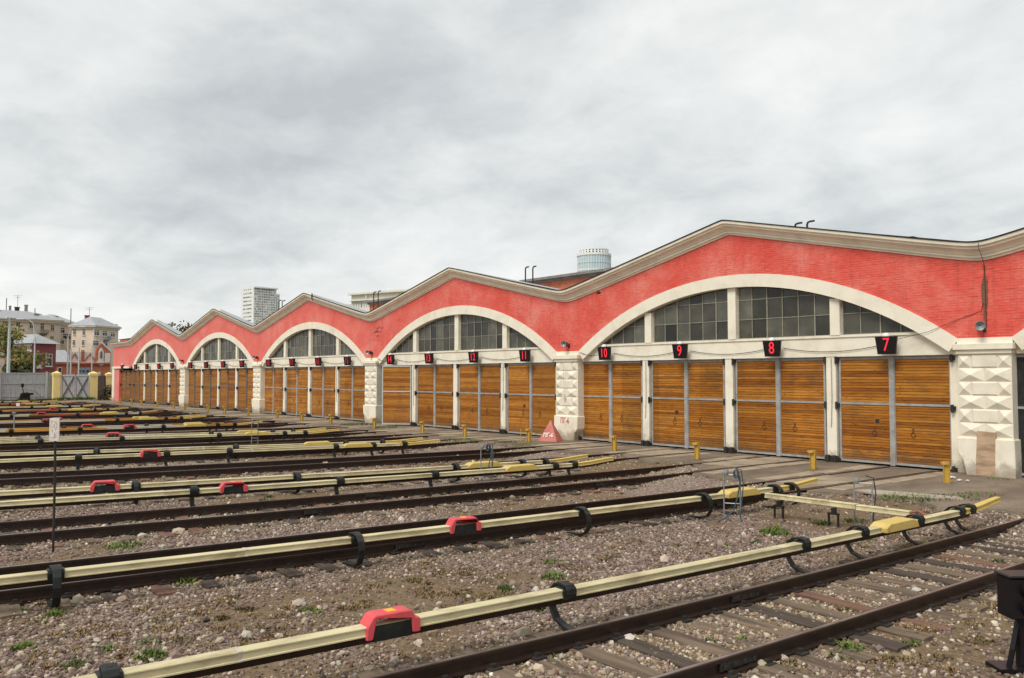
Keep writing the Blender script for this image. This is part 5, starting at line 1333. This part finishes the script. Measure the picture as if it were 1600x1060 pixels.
# grey fence, gate pillars and gates at the far end
fx = -116.2
t = thing('metal_fence', (fx, 18, 0), 'grey corrugated metal fence closing the far end of the yard', 'fence')
b = MB(); b.add([(0, -.09, 0), (.03, -.05, 0), (.03, .05, 0), (0, .09, 0), (0, -.09, 3.3), (.03, -.05, 3.3), (.03, .05, 3.3), (0, .09, 3.3)], [(0, 1, 5, 4), (1, 2, 6, 5), (2, 3, 7, 6)])
slat = b.mesh('slat', M['fence'], fix=False)
yy = 21.75; kf = 0
while yy > -4 and kf < 130: inst('slat', slat, t, (fx, yy, -.05)); yy -= .19; kf += 1
m = MB(); m.box(fx - .05, fx - .03, -30, 21.85, 0, 3.2); m.build('sheet', M['fence'], t)
for z in (.35, 1.9, 3.15): m = MB(); m.box(fx + .032, fx + .09, -30, 21.8, z, z + .09); m.build('rail', M['fence'], t)
for yy in np.arange(20.9 - 4.95 * 9, 21.0, 4.95): m = MB(); m.box(fx + .092, fx + .26, yy - .1, yy + .1, -.2, 3.4); m.build('post', M['fence'], t)


def pillar(px, wpx, ptop, d, lab):
    P = far(px, 600, d); hgt = far(px, ptop, d).z; w_ = wpx / F_PX * d / 2 / 1.25
    t = thing('gate_pillar', (P.x, P.y, 0), lab, 'pillar', 'yellow gate pillars')
    m = MB(); m.box(P.x - w_, P.x + w_, P.y - w_, P.y + w_, -.3, hgt * .84); m.build('shaft', M['pillar'], t)
    m = MB(); a = w_ * 1.16; z0, z1 = hgt * .84, hgt * .93; m.box(P.x - a, P.x + a, P.y - a, P.y + a, z0, z1); m.add([(P.x - a, P.y - a, z1), (P.x + a, P.y - a, z1), (P.x + a, P.y + a, z1), (P.x - a, P.y + a, z1), (P.x, P.y, hgt)], [(0, 1, 4), (1, 2, 4), (2, 3, 4), (3, 0, 4)]); m.build('cap', M['pillar'], t)
    return P, w_


p1, w1 = pillar(88, 12.5, 580, 103, 'yellow gate pillar at the end of the grey fence, leftmost of three'); p2, w2 = pillar(145.5, 13.5, 580.5, 104.5, 'yellow gate pillar right of the double grey gate, middle of three'); p3, w3 = pillar(170, 10.5, 581.5, 106, 'yellow gate pillar touching the depot corner, rightmost of three')


def metal_gate(A, B, h_, lab, mat, nl, brace=True):
    t = thing('metal_gate', ((A.x + B.x) / 2, (A.y + B.y) / 2, 0), lab, 'gate'); d = (B - A); d.z = 0; Ln = d.length; d.normalize(); nn = Vector((d.y, -d.x, 0))
    if nn.x < 0: nn = -nn
    for q in range(nl):
        a0, a1 = Ln * q / nl + .04, Ln * (q + 1) / nl - .04; P = lambda a, o, z: Vector((A.x, A.y, 0)) + d * a + nn * o + Vector((0, 0, z))
        m = MB(); k = int((a1 - a0) / .19)
        leaf = MB()
        for z in (.1, h_ - .12): leaf.obox(P((a0 + a1) / 2, .04, z), d, nn, (0, 0, 1), (a1 - a0) / 2, .03, .05)
        for a in (a0 + .05, a1 - .05): leaf.obox(P(a, .045, h_ / 2), d, nn, (0, 0, 1), .05, .032, h_ / 2 - .05)
        lf = leaf.build('leaf', mat, t)
        for i in range(k): m = MB(); a = a0 + (a1 - a0) * (i + .5) / k; m.obox(P(a, -.005 + .014 * (i % 2), h_ / 2 + .04), d, nn, (0, 0, 1), (a1 - a0) / k / 2 - .012, .012, h_ / 2); m.build('slat', mat, lf)
        if brace:
            for s in (-1, 1):
                p, q_ = P(a0 + .1, .09, .15 if s > 0 else h_ - .2), P(a1 - .1, .09 + .01 * s, h_ - .2 if s > 0 else .15); m = MB(); m.tube([p, q_], .07, 5); m.build('brace', M['fence_dark'], lf)


metal_gate(p1 + Vector((.3, w1 + .05, 0)), p2 + Vector((.3, -w2 - .05, 0)), 3.0, 'pale grey double metal gate with crossed braces between two yellow pillars', M['fence'], 2)
metal_gate(p2 + Vector((.2, w2 + .05, 0)), p3 + Vector((.2, -w3 - .05, 0)), 2.9, 'narrow brown grey metal gate next to the depot corner', M['fence_dark'], 1, False)

# points lever, bent pipe, scrap heap by the far wall
P = far(38, 622, 98); t = thing('points_lever', (P.x, P.y, 0), 'black points lever machine standing before the grey fence', 'points lever')
m = MB(); m.prism([(-.9, 0), (.8, 0), (.55, .35), (.6, .9), (.3, 1.05), (-.35, .95), (-.5, .5)], lambda a, z: (P.x - .2, P.y + a, z - .1), lambda a, z: (P.x + .25, P.y + a, z - .1)); m.obox((P.x, P.y + .35, .75), (1, 0, 0), (0, 1, 0), (0, 0, 1), .3, .55, .12); m.build('body', M['sign_black'], t, bevel=.03)
m = MB(); m.tube([(P.x, P.y - .1, .8), (P.x, P.y - .2, 1.6)], .05, 6); m.lathe([(.10, 0), (.17, .06), (.17, .38), (.1, .44)], (P.x, P.y - .22, 1.55), 10); m.build('lever', M['sign_black'], t)
P = far(60, 622, 99); t = thing('bent_pipe', (P.x, P.y, 0), 'bent grey pipe rising from the weeds right of the points lever', 'pipe')
m = MB(); m.tube([(P.x, P.y + .9, 0), (P.x, P.y + .3, .4), (P.x, P.y - .3, 1.0), (P.x, P.y - .9, 1.25), (P.x, P.y - 1.2, 1.2)], .06, 6); m.build('pipe', M['steel_pipe'], t)
P = far(17, 622, 98); t = thing('pipe_rail', (P.x, P.y, 0), 'low grey pipe rail left of the points lever', 'rail')
m = MB(); m.tube([(P.x, P.y - 2.2, 1.35), (P.x, P.y, 1.35), (P.x, P.y, -.1)], .05, 6); m.build('pipe', M['steel_pipe'], t)
P = far(174, 622, 100); t = thing('scrap_heap', (P.x, P.y, 0), 'heap of rusty brown brushwood and cable against the depot corner', 'heap')
m = MB(); random.seed(3)
for i in range(60):
    a = random.random() * 3.14; r0 = random.uniform(.3, 1.5); m.tube([(P.x + random.uniform(-.6, .6), P.y + r0 * math.cos(b_) * 1.0, max(-.05, r0 * 1.25 * math.sin(b_))) for b_ in np.linspace(a, a + 1.3, 5)], random.uniform(.03, .07), 4)
m.build('brushwood', M['bark'], t, fix=False)
P = far(1486, 748, 22); 
for i, (px, py, s_) in enumerate(((1488, 748, .14), (1499, 752, .09), (1512, 753, .08))):
    dvec = FW + RT * ((px - 800) / F_PX) - UP * ((py - 530) / F_PX); Q = CAM + dvec * ((.0 - CAM_H) / dvec.z); me = rock_mesh(120 + i, .4); me.materials.clear(); me.materials.append(M['white_board'])
    o = inst('plaster_lump', me, None, (Q.x, Q.y, .03), rot=(0, 0, i)); o.scale = (s_, s_ * .7, s_ * .8); tag(o, ['largest white plaster lump fallen at the foot of the right pier', 'middle white plaster fragment at the foot of the right pier', 'smallest white plaster fragment at the foot of the right pier'][i], 'rubble', 'plaster fallen from the pier')


# street lamps and poles
def lamp(px, ptop, d, lab, arm=None, r=.11, base=592):
    P = far(px, base, d); T = far(px, ptop, d); t = thing('street_lamp', (P.x, P.y, 0), lab, 'street lamp' if arm else 'pole', 'street lamps beyond the fence' if arm else 'poles beyond the fence')
    pts = [(P.x, P.y, -.2), (P.x, P.y, T.z)]
    m = MB()
    if arm:
        E_ = far(arm[0], arm[1], d); H = Vector((E_.x, E_.y, E_.z)); T2 = Vector((P.x, P.y, T.z))
        m.tube([pts[0], (P.x, P.y, T.z * .6), pts[1]], [r * 1.25, r, r * .7], 7); m.build('pole', M['lamp_metal'], t)
        m = MB(); m.tube([T2, T2 * .8 + H * .2 + Vector((0, 0, .5 * (H.z - T2.z) + .15)), T2 * .45 + H * .55 + Vector((0, 0, .3 * (H.z - T2.z) + .3)), H + Vector((0, 0, .05))], r * .55, 6); m.build('arm', M['lamp_metal'], t)
        m = MB(); dd = (H - T2); dd.z = 0; dd.normalize(); m.obox(H + dd * .4, dd, Vector((-dd.y, dd.x, 0)), (0, 0, 1), .55, .2, .1); m.build('lamp_head', M['lamp_metal'], t, bevel=.05)
    else:
        m.tube(pts, r, 7); m.build('pole', M['lamp_metal'], t)


lamp(12.5, 505, 108, 'thick white lamp post in front of the yellowing tree', (9, 498), .2)
lamp(53, 527, 112, 'street lamp with curved arm before the maroon house', (38, 499))
lamp(105, 527, 128, 'street lamp with long curved arm before the apartment block', (126, 511))
lamp(110, 545, 124, 'pale pole just right of the lamp post before the ornate brick hall')
lamp(122.5, 543, 122, 'pale pole in front of the ornate brick hall, left of its grey doors')
lamp(143, 540, 122, 'pale pole in front of the ornate brick hall, right of its grey doors', None, .08)


P1 = far(-40, 560, 112); P2 = far(176, 583, 108)
for i, (dz, lab) in enumerate(((0, 'upper thin cable strung above the grey gate toward the depot'), (-.9, 'lower thin cable strung above the grey gate toward the depot'))):
    m = MB(); m.tube([P1.lerp(P2, f) + Vector((0, 0, dz - 1.1 * 4 * f * (1 - f))) for f in np.linspace(0, 1, 13)], .03, 4); tag(m.build('overhead_cable', M['dark_iron']), lab, 'cable')


def wall_frame(pxa, pxb, da, db):
    """ground line of a distant wall from two columns of the photograph at two distances"""
    A, B = far(pxa, 600, da), far(pxb, 600, db); A.z = B.z = 0
    d = (B - A).normalized(); n_ = Vector((d.y, -d.x, 0))
    if n_.dot(-A) < 0: n_ = -n_
    return A, B, d, n_, (B - A).length


def col_at(A, d, px):
    """distance along a wall line where photograph column px meets it"""
    u = (px - 800) / F_PX; r_ = Vector((FW.x + RT.x * u, FW.y + RT.y * u)); den = r_.x * d.y - r_.y * d.x
    k = (A.x * d.y - A.y * d.x) / den; Q = Vector((r_.x * k, r_.y * k, 0)); return (Q - A).dot(d), k


def z_at(py, dep_): return CAM_H + (SP - CP * (py - 530) / F_PX) * dep_


def wblock(pxa, pxb, da, db, ztop, thick, mat, parent, name='wall', z0=-.5):
    A, B, d, n_, Ln = wall_frame(pxa, pxb, da, db); c = (A + B) / 2 - n_ * thick / 2
    m = MB(); m.obox((c.x, c.y, (z0 + ztop) / 2), d, n_, (0, 0, 1), Ln / 2, thick / 2, (ztop - z0) / 2); m.build(name, mat, parent); return A, B, d, n_, Ln


def win(A, d, n_, px, py, wpx, hpx, parent, frame, pane='win_dark', sill=True, sunk=0):
    a, k = col_at(A, d, px); z = z_at(py, k); w_ = wpx / F_PX * k / max(.25, abs(d.dot(RT))) / 2; h_ = hpx / F_PX * k / 2
    P = A + d * a; m = MB(); t_ = min(w_ * .16, .14)
    for s in (-1, 1): m.obox((P + d * (s * (w_ - t_ / 2)) + n_ * .03 + Vector((0, 0, z))), d, n_, (0, 0, 1), t_ / 2, .07, h_)
    for s in (-1, 0.35, 1): m.obox((P + n_ * .028 + Vector((0, 0, z + s * (h_ - t_ / 2)))), d, n_, (0, 0, 1), w_ - t_ - .002, .065, t_ / 2)
    m.obox((P + n_ * .027 + Vector((0, 0, z))), d, n_, (0, 0, 1), t_ * .35, .06, h_ - t_)
    if sill: m.obox((P + n_ * .12 + Vector((0, 0, z - h_ - .06))), d, n_, (0, 0, 1), w_ * 1.12, .12, .05)
    wo_ = m.build('window', frame, parent)
    m = MB(); m.obox((P + n_ * .012 + Vector((0, 0, z))), d, n_, (0, 0, 1), w_ - .02, .012, h_ - .02); m.build('pane', M[pane], wo_)


def corner_block(pxc, dc, pxl, pxr, alpha, ztop, mat, parent, lmax=40):
    """a box house seen on its corner: two walls running back from the corner at right angles"""
    K = far(pxc, 600, dc); K.z = 0; e = Vector((K.x, K.y, 0)).normalized(); p_ = Vector((e.y, -e.x, 0)); a_ = R(alpha)
    r = e * math.cos(a_) + p_ * math.sin(a_); l = e * math.sin(a_) - p_ * math.cos(a_)
    Lr = min(abs(col_at(K, r, pxr)[0]), lmax); Ll = min(abs(col_at(K, l, pxl)[0]), lmax)
    cc = K + r * Lr / 2 + l * Ll / 2; m = MB(); m.obox((cc.x, cc.y, (ztop - .5) / 2), r, l, (0, 0, 1), Lr / 2, Ll / 2, (ztop + .5) / 2); m.build('wall', mat, parent)
    return K, r, l, Lr, Ll, cc


# apartment block
c = far(90, 600, 232); ab = thing('apartment_block', (c.x, c.y, 0), 'beige Soviet style apartment block with hipped metal roof, chimneys and balconies'.replace('Soviet style ', ''), 'apartment block')
segs = [(-60, 93, 214, 233, 493.5, 505), (93, 112, 236, 240, 504, 508)]
WF = []


def hip_roof(cc, d, o_, hl, hw, z, hh, parent, inset=None):
    rm = MB(); q = lambda a, o, zz: cc + d * a + o_ * o + Vector((0, 0, z + zz)); i_ = min(hl * .6, hw) if inset is None else inset
    rm.add([q(-hl, hw, 0), q(hl, hw, 0), q(hl, -hw, 0), q(-hl, -hw, 0), q(-hl + i_, 0, hh), q(hl - i_, 0, hh)], [(0, 1, 5, 4), (1, 2, 5), (2, 3, 4, 5), (3, 0, 4), (3, 2, 1, 0)]); return rm.build('roof', M['roof_metal'], parent)


for (pa, pb, da, db, ya, yb) in segs:
    zt = z_at((ya + yb) / 2, (da + db) / 2); A, B, d, n_, Ln = wblock(pa, pb, da, db, zt, 12, M['beige_wall'], ab); WF.append((A, d, n_))
    cc = (A + B) / 2 - n_ * 5.7; m = MB(); m.obox((cc.x, cc.y, zt + .12), d, n_, (0, 0, 1), Ln / 2 + .5, 6.8, .18); m.obox((cc.x, cc.y, zt - .32), d, n_, (0, 0, 1), Ln / 2 + .25, 6.45, .22); m.build('cornice', M['beige_trim'], ab)
    hip_roof(cc, d, n_, Ln / 2 + .6, 7, zt + .31, 2.5, ab)
zt = z_at(510.5, 231); K, r_, l_, Lr, Ll, cc = corner_block(147, 231, 111.5, 184, 38, zt, M['beige_wall'], ab, 26)
m = MB(); m.obox((cc.x, cc.y, zt + .12), r_, l_, (0, 0, 1), Lr / 2 + .7, Ll / 2 + .7, .18); m.obox((cc.x, cc.y, zt - .32), r_, l_, (0, 0, 1), Lr / 2 + .35, Ll / 2 + .35, .22); m.build('cornice', M['beige_trim'], ab)
hip_roof(cc, r_, l_, Lr / 2 + .8, Ll / 2 + .8, zt + .31, 2.7, ab)
WF.append((K, l_, -r_)); WF.append((K, r_, -l_)); n_ = -l_
for (i, px, py, w_, h_) in ((0, 8, 507, 4, 9), (0, 28, 508, 4, 9), (0, 48.7, 509, 4.2, 9), (0, 65.5, 510.5, 3.6, 10), (0, 81.5, 512.6, 3.6, 9.5), (0, 81, 527.5, 3.6, 5), (0, 66, 527, 4, 9), (0, 30, 527, 4, 9), (1, 96.5, 516.4, 3.4, 9.5), (1, 96.3, 533.5, 3.2, 9.5), (1, 104, 526, 5, 10), (2, 116.5, 519.3, 5, 8.6), (2, 131, 519.3, 5, 9.5), (2, 115.8, 535.7, 5, 9), (2, 130.4, 535.7, 4.8, 9), (3, 150.5, 520.2, 3.2, 9.2), (3, 163.4, 521.3, 3, 8.8), (3, 175.6, 523, 2.8, 8.2), (3, 149.6, 536.6, 3.4, 9), (3, 164, 537.5, 3, 8.5)):
    A, d, n_ = WF[i]; win(A, d, n_, px, py, w_, h_, ab, M['white_trim'] if i != 0 else M['beige_trim'])
for (i, px, py, w_) in ((0, 67, 518.5, 12), (3, 164.5, 528.5, 9)):
    A, d, n_ = WF[i]; a, k = col_at(A, d, px); z = z_at(py, k); w2_ = w_ / F_PX * k / 2; P = A + d * a; m = MB()
    m.obox(P + n_ * .6 + Vector((0, 0, z - .5)), d, n_, (0, 0, 1), w2_, .6, .08)
    for j in range(9): m.obox(P + n_ * 1.17 + d * (w2_ * (j - 4) / 4.05) + Vector((0, 0, z + .0)), d, n_, (0, 0, 1), .05, .03, .43)
    m.obox(P + n_ * 1.17 + Vector((0, 0, z + .46)), d, n_, (0, 0, 1), w2_, .05, .04); m.obox(P + n_ * .5 + Vector((0, 0, z - .75)), d, n_, (0, 0, 1), w2_ * .7, .4, .18); m.build('balcony', M['door_blue'] if i == 3 else M['fence_dark'], ab)
for (px, d_, yt) in ((91.5, 232, 506), (111.3, 235, 508), (145.6, 230.5, 511), (182.5, 243.5, 516)):
    P = far(px, 600, d_); m = MB(); m.tube([(P.x, P.y, 0), (P.x, P.y, z_at(yt, d_))], .11, 5); m.build('downpipe', M['fence'], ab)
for (px, yt, yb, w_, d_, mt) in ((40.5, 476.5, 493, 5, 236, 'chimney'), (26.5, 480, 487, 7, 236, 'dark'), (15.6, 478, 487, 3.6, 236, 'chimney'), (88.5, 494, 502, 4, 240, 'chimney'), (136, 493, 500, 7, 246, 'maroon'), (143.8, 501.5, 508, 4, 238, 'chimney'), (181.3, 507, 514, 3.4, 244, 'chimney'), (80, 494, 500, 8, 243, 'chimney')):
    P = far(px, yb, d_); z1 = z_at(yt, d_); hw_ = w_ / F_PX * d_ / 2; m = MB(); m.box(P.x - hw_, P.x + hw_, P.y - hw_ * .8, P.y + hw_ * .8, P.z - 2.5, z1 - .25); m.box(P.x - hw_ * 1.15, P.x + hw_ * 1.15, P.y - hw_, P.y + hw_, z1 - .248, z1); m.build('chimney', M['dark_iron'] if mt == 'dark' else M[mt], ab)
for (px, py, d_) in ((2, 488, 227), (58.5, 492.5, 232), (154.7, 505.5, 236)):
    P = far(px, py, d_); m = MB(); m.tube([Vector((P.x, P.y, P.z - .1)) + n_ * 0 + Vector((1.2, -.6, 0)), (P.x, P.y, P.z - .1), Vector((P.x, P.y, P.z - .1)) - Vector((1.6, -1.0, 0))], .55, 10); m.build('dormer', M['fence_dark'], ab)
for (px, yt, yb, arms) in ((27.5, 461, 480, 1), (9.8, 466, 484, 0), (110.6, 482, 499, 0), (139.5, 480, 496, 1), (54.5, 482, 490, 0)):
    P = far(px, yb, 238); z1 = z_at(yt, 238); m = MB(); m.tube([(P.x, P.y, P.z - 1), (P.x, P.y, z1)], .06 if arms else .12, 5)
    if arms:
        for q in (0, .5): m.tube([Vector((P.x, P.y, z1 - .25 - q)) - RT * (1.3 - q), Vector((P.x, P.y, z1 - .25 - q)) + RT * (1.3 - q)], .035, 4)
    m.build('aerial', M['fence_dark'], ab)

# maroon house
c = far(68, 600, 128); mh = thing('maroon_house', (c.x, c.y, 0), 'maroon painted two storey house with grey hipped roof behind the fence', 'house')
zt = z_at(537, 125); K, r_, l_, Lr, Ll, cc = corner_block(48.8, 124, 8, 88, 58, zt, M['maroon'], mh, 16); A, d, n_ = K, r_, -l_
for (px, py) in ((57.8, 562), (77, 563)): win(A, d, n_, px, py, 5.0, 19.5, mh, M['white_trim'])
hip_roof(cc, l_, r_, Ll / 2 + .5, Lr / 2 + .5, zt, 1.5, mh)
A2, d2, n2_ = K, l_, -r_; m = MB()
for py in (549, 540): P = A2 + d2 * (Ll / 2) + n2_ * .06; m.obox((P.x, P.y, z_at(py, 126)), d2, n2_, (0, 0, 1), Ll / 2, .08, .13)
m.build('trim', M['white_trim'], mh)
for px in (21, 35, 46): win(A2, d2, n2_, px, 543.5, 5.5, 9, mh, M['white_trim'])
a, k = col_at(A, d, 60.5); P = A + d * a + n_ * .25; m = MB(); m.obox((P.x, P.y, z_at(573.5, k)), d, n_, (0, 0, 1), .32, .2, .27); m.lathe([(.2, 0), (.2, .02)], (P.x + n_.x * .2, P.y + n_.y * .2, z_at(573.5, k)), 10, 'x'); m.build('air_conditioner', M['white_trim'], mh)

# ornate orange brick hall with white zigzag parapet
c = far(130, 600, 142); oh = thing('ornate_hall', (c.x, c.y, 0), 'orange brick hall with white zigzag parapet and pointed gable behind the gate', 'hall')
zt = z_at(566, 140); A, B, d, n_, Ln = wblock(86, 172, 140, 146, zt, 10, M['orange_brick'], oh)
ZQ = lambda py, px: z_at(py, col_at(A, d, px)[1])


def wpoly(pts, mat, name, depth, parent=oh, off=0.0):
    P3 = [(A + d * col_at(A, d, px)[0], ZQ(py, px)) for px, py in pts]; m = MB()
    n3 = len(P3); vs = [Vector((p.x, p.y, z)) + n_ * off for p, z in P3] + [Vector((p.x, p.y, z)) + n_ * (off + depth) for p, z in P3]
    m.add(vs, [tuple(range(n3)), tuple(range(n3, 2 * n3))] + [(i, (i + 1) % n3, n3 + (i + 1) % n3, n3 + i) for i in range(n3)]); return m.build(name, mat, parent)


wpoly([(110, 566), (173, 566), (173, 550), (110, 550)], M['white_trim'], 'parapet', .12, off=-.5)
for (a0, a1, a2) in ((110, 118.5, 127), (133, 142.5, 151.5)):
    wpoly([(a0, 564.5), (a0 + 2.4, 564.5), (a1, 554.5), (a2 - 2.4, 564.5), (a2, 564.5), (a1, 551)], M['orange_brick'], 'zigzag_course', .14, off=-.37)
for px in (110.5, 129, 132, 151.5): wpoly([(px - .9, 566), (px + .9, 566), (px + .9, 547), (px - .9, 547)], M['orange_brick'], 'buttress', .25, off=-.37)
wpoly([(150, 566), (174.5, 566), (174.5, 549.5), (159.5, 534.5), (150, 547.5)], M['orange_brick'], 'gable', .35, off=-.4)
wpoly([(158.6, 536.5), (159.5, 534.3), (174.5, 549.3), (174.5, 551.5)], M['white_trim'], 'coping', .2, off=-.1)
wpoly([(150.3, 565), (154.5, 565), (154.5, 551), (156, 547), (158.5, 543.6), (161, 547), (162.5, 551), (162.5, 565), (165, 568), (159, 573), (153.5, 568)], M['white_trim'], 'niche', .15, off=-.06)
wpoly([(156.8, 560), (160, 560), (160, 551), (158.4, 548.5), (156.8, 551)], M['fence_dark'], 'niche_opening', .1, off=.08)
wpoly([(164, 566), (173, 566), (173, 552), (164, 552)], M['white_trim'], 'parapet', .1, off=-.04)
wpoly([(154, 590), (158.5, 590), (158.5, 583), (156.2, 580.5), (154, 583)], M['white_trim'], 'niche', .1, off=.01)
wpoly([(86, 569), (173, 569), (173, 567), (86, 567)], M['orange_brick'], 'string_course', .3)
wpoly([(86, 572), (173, 572), (173, 571), (86, 571)], M['maroon'], 'string_course', .2)
for (a0, a1) in ((122.5, 128), (128.4, 134), (134.4, 141)):
    o = wpoly([(a0, 592), (a1, 592), (a1, 575), (a0, 575)], M['door_blue'], 'door', .12)
    wpoly([(a0 + 1.4, 582), (a1 - 1.4, 582), (a1 - 1.4, 578.5), (a0 + 1.4, 578.5)], M['win_dark'], 'pane', .05, o, .125)
wpoly([(91, 590), (97.5, 590), (97.5, 574), (91, 574)], M['white_trim'], 'window', .1); wpoly([(92, 589), (96.6, 589), (96.6, 575), (92, 575)], M['win_dark'], 'pane', .05, oh.children[-1], .1)
rm = MB(); cc = (A + B) / 2; q = lambda a, o, z: cc + d * a + n_ * o + Vector((0, 0, z)); zr = z_at(548.5, 150)
rm.add([q(-Ln / 2 - .3, .3, zt), q(-Ln * .18, .3, zt), q(-Ln * .18, -5, zr), q(-Ln / 2 - .3, -5, zr), q(-Ln * .18, -10, zt), q(-Ln / 2 - .3, -10, zt)], [(0, 1, 2, 3), (3, 2, 4, 5), (0, 3, 5), (1, 4, 2)]); rm.build('roof', M['roof_metal'], oh)


# white tower block
def tower_windows(A, d, n_, Ln, z0, z1, cols, rows, wf, hf, parent, mats, edge=.04, balcony=False):
    zs = (z1 - z0) / rows; cs = Ln * (1 - 2 * edge) / cols
    me_cache = {}
    for r_ in range(rows):
        for c_ in range(cols):
            a = Ln * edge + cs * (c_ + .5); z = z0 + zs * (r_ + .5); mk = random.choice(mats)
            if mk not in me_cache:
                b = MB(); b.obox((0, 0, 0), d, n_, (0, 0, 1), cs * wf / 2, .05, zs * hf / 2); me_cache[mk] = b.mesh('window', M[mk])
            P = A + d * a + n_ * .04; inst('window', me_cache[mk], parent, (P.x, P.y, z))


c = far(400, 600, 500); wt = thing('tower_block', (c.x, c.y, 0), 'tall white residential tower block rising behind the fourth red gable', 'tower block')
zt = z_at(446, 500); K, r_, l_, Lr, Ll, cc = corner_block(394.6, 500, 376, 431, 62, zt, M['white_tower'], wt); A, d, n_, Ln = K, l_, -r_, Ll
tower_windows(A, d, n_, Ln, z_at(510, 505), z_at(455, 505), 4, 9, .86, .32, wt, ['tower_win', 'tower_grey'], .16)
tower_windows(A, d, n_, Ln, z_at(453.5, 505), z_at(451, 505), 4, 1, .4, .7, wt, ['tower_win'], .16)
A, d, n_, Ln = K, r_, -l_, Lr; B = A + d * Ln
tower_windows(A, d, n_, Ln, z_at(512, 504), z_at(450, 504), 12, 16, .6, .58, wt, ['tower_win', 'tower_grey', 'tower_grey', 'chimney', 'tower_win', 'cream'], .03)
m = MB(); cc = (A + B) / 2 + n_ * .5; m.obox((cc.x, cc.y, zt - .9), d, n_, (0, 0, 1), Ln / 2 + .3, 1.0, .35); m.build('parapet', M['white_tower'], wt)
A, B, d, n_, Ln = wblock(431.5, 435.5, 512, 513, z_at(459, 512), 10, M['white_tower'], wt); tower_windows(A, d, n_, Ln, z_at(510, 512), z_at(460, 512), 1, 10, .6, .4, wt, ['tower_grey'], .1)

# pale office building
c = far(600, 600, 420); ob = thing('office_building', (c.x, c.y, 0), 'wide pale office building with window rows behind the third and second gables', 'office building')
zt = z_at(460.5, 425); A, B, d, n_, Ln = wblock(548, 660, 425, 400, zt, 16, M['office'], ob)
m = MB(); cc = (A + B) / 2 - n_ * 7; m.obox((cc.x, cc.y, zt + .2), d, n_, (0, 0, 1), Ln / 2 + .8, 9, .45); m.obox((cc.x, cc.y, zt - 3.2), d, n_, (0, 0, 1), Ln / 2 + .3, 8.4, .2); m.build('cornice', M['office'], ob)
tower_windows(A, d, n_, Ln, zt - 7.5, zt - 3.5, 26, 1, .45, .6, ob, ['tower_win', 'tower_grey'], .02); tower_windows(A, d, n_, Ln, zt - 16, zt - 8, 26, 2, .45, .55, ob, ['tower_win', 'tower_grey'], .02)
wblock(541, 549, 436, 436, z_at(475, 436), 10, M['office'], ob)
for px, yt in ((572, 453), (579, 455), (607, 449), (613, 451)): P = far(px, 462, 420); m = MB(); m.tube([(P.x, P.y, P.z - 2), (P.x, P.y, z_at(yt, 420))], .28, 5); m.build('mast', M['white_tower'], ob)

# round glass tower
P = far(929, 600, 460); gt = thing('glass_tower', (P.x, P.y, 0), 'round pale glass tower with open crown showing behind the roof valley', 'tower')
rad_ = 26.3 / F_PX * 460; zt = z_at(398, 460); zc_ = z_at(388.5, 460)
m = MB(); m.lathe([(rad_ * .985, 0), (rad_ * .985, zt - .5)], (P.x, P.y, 0), 40); m.build('core', M['tower_glass'], gt, fix=False)
ncol = 40; b = MB(); fl = 4.1
nfl = 9
for r_ in range(nfl):
    z0_ = zt - .6 - fl * (r_ + 1); m = MB(); m.lathe([(rad_ * .99, z0_ - .28), (rad_ * 1.012, z0_ - .28), (rad_ * 1.012, z0_ + .28), (rad_ * .99, z0_ + .28)], (P.x, P.y, 0), 40); m.build('floor_band', M['white_tower'] if r_ % 2 else M['tower_glass'], gt, fix=False)
for j in range(ncol):
    a = 2 * math.pi * j / ncol; q = Vector((math.cos(a), math.sin(a), 0)); tq = Vector((-q.y, q.x, 0)); m = MB(); c_ = P + q * rad_; m.obox((c_.x, c_.y, zt - 20), tq, q, (0, 0, 1), .14, .12, 20); m.build('mullion', M['white_tower'], gt)
m = MB(); m.lathe([(rad_ * .95, zt - .8), (rad_ * 1.03, zt - .8), (rad_ * 1.03, zt + .5), (rad_ * .9, zt + .6)], (P.x, P.y, 0), 40); m.build('ring', M['white_tower'], gt, fix=False)
for j in range(26):
    a = 2 * math.pi * j / 26; q = Vector((math.cos(a), math.sin(a), 0)); tq = Vector((-q.y, q.x, 0)); m = MB(); c_ = P + q * (rad_ * .83); m.obox((c_.x, c_.y, (zt + zc_) / 2), tq, q, (0, 0, 1), .42, .3, (zc_ - zt) / 2); m.build('crown_fin', M['white_tower'], gt)
m = MB(); m.lathe([(rad_ * .80, zc_ - .9), (rad_ * .87, zc_ - .9), (rad_ * .87, zc_ - .3), (rad_ * .80, zc_ - .3)], (P.x, P.y, 0), 40); m.lathe([(rad_ * .80, (zt + zc_) / 2 - .2), (rad_ * .87, (zt + zc_) / 2 - .2), (rad_ * .87, (zt + zc_) / 2 + .2), (rad_ * .80, (zt + zc_) / 2 + .2)], (P.x, P.y, 0), 40); m.build('ring', M['white_tower'], gt, fix=False)

# a bird perched on the third gable
P = far(487.5, 466, 46.5); t = thing('bird', (P.x, P.y, P.z), 'small dark bird perched on the cornice of the third gable', 'bird', None)
m = MB(); m.lathe([(.0, -.12), (.025, -.08), (.055, 0), (.05, .05), (.032, .09), (.036, .12), (.025, .15), (.0, .16)], (P.x, P.y, P.z + .1), 8); m.tube([(P.x + .0, P.y, P.z + .27), (P.x - .06, P.y - .02, P.z + .265)], [.014, .004], 5); m.tube([(P.x, P.y, P.z - .02), (P.x + .08, P.y + .04, P.z - .14)], [.04, .02], 5); m.build('body', M['sign_black'], t, smooth=True)
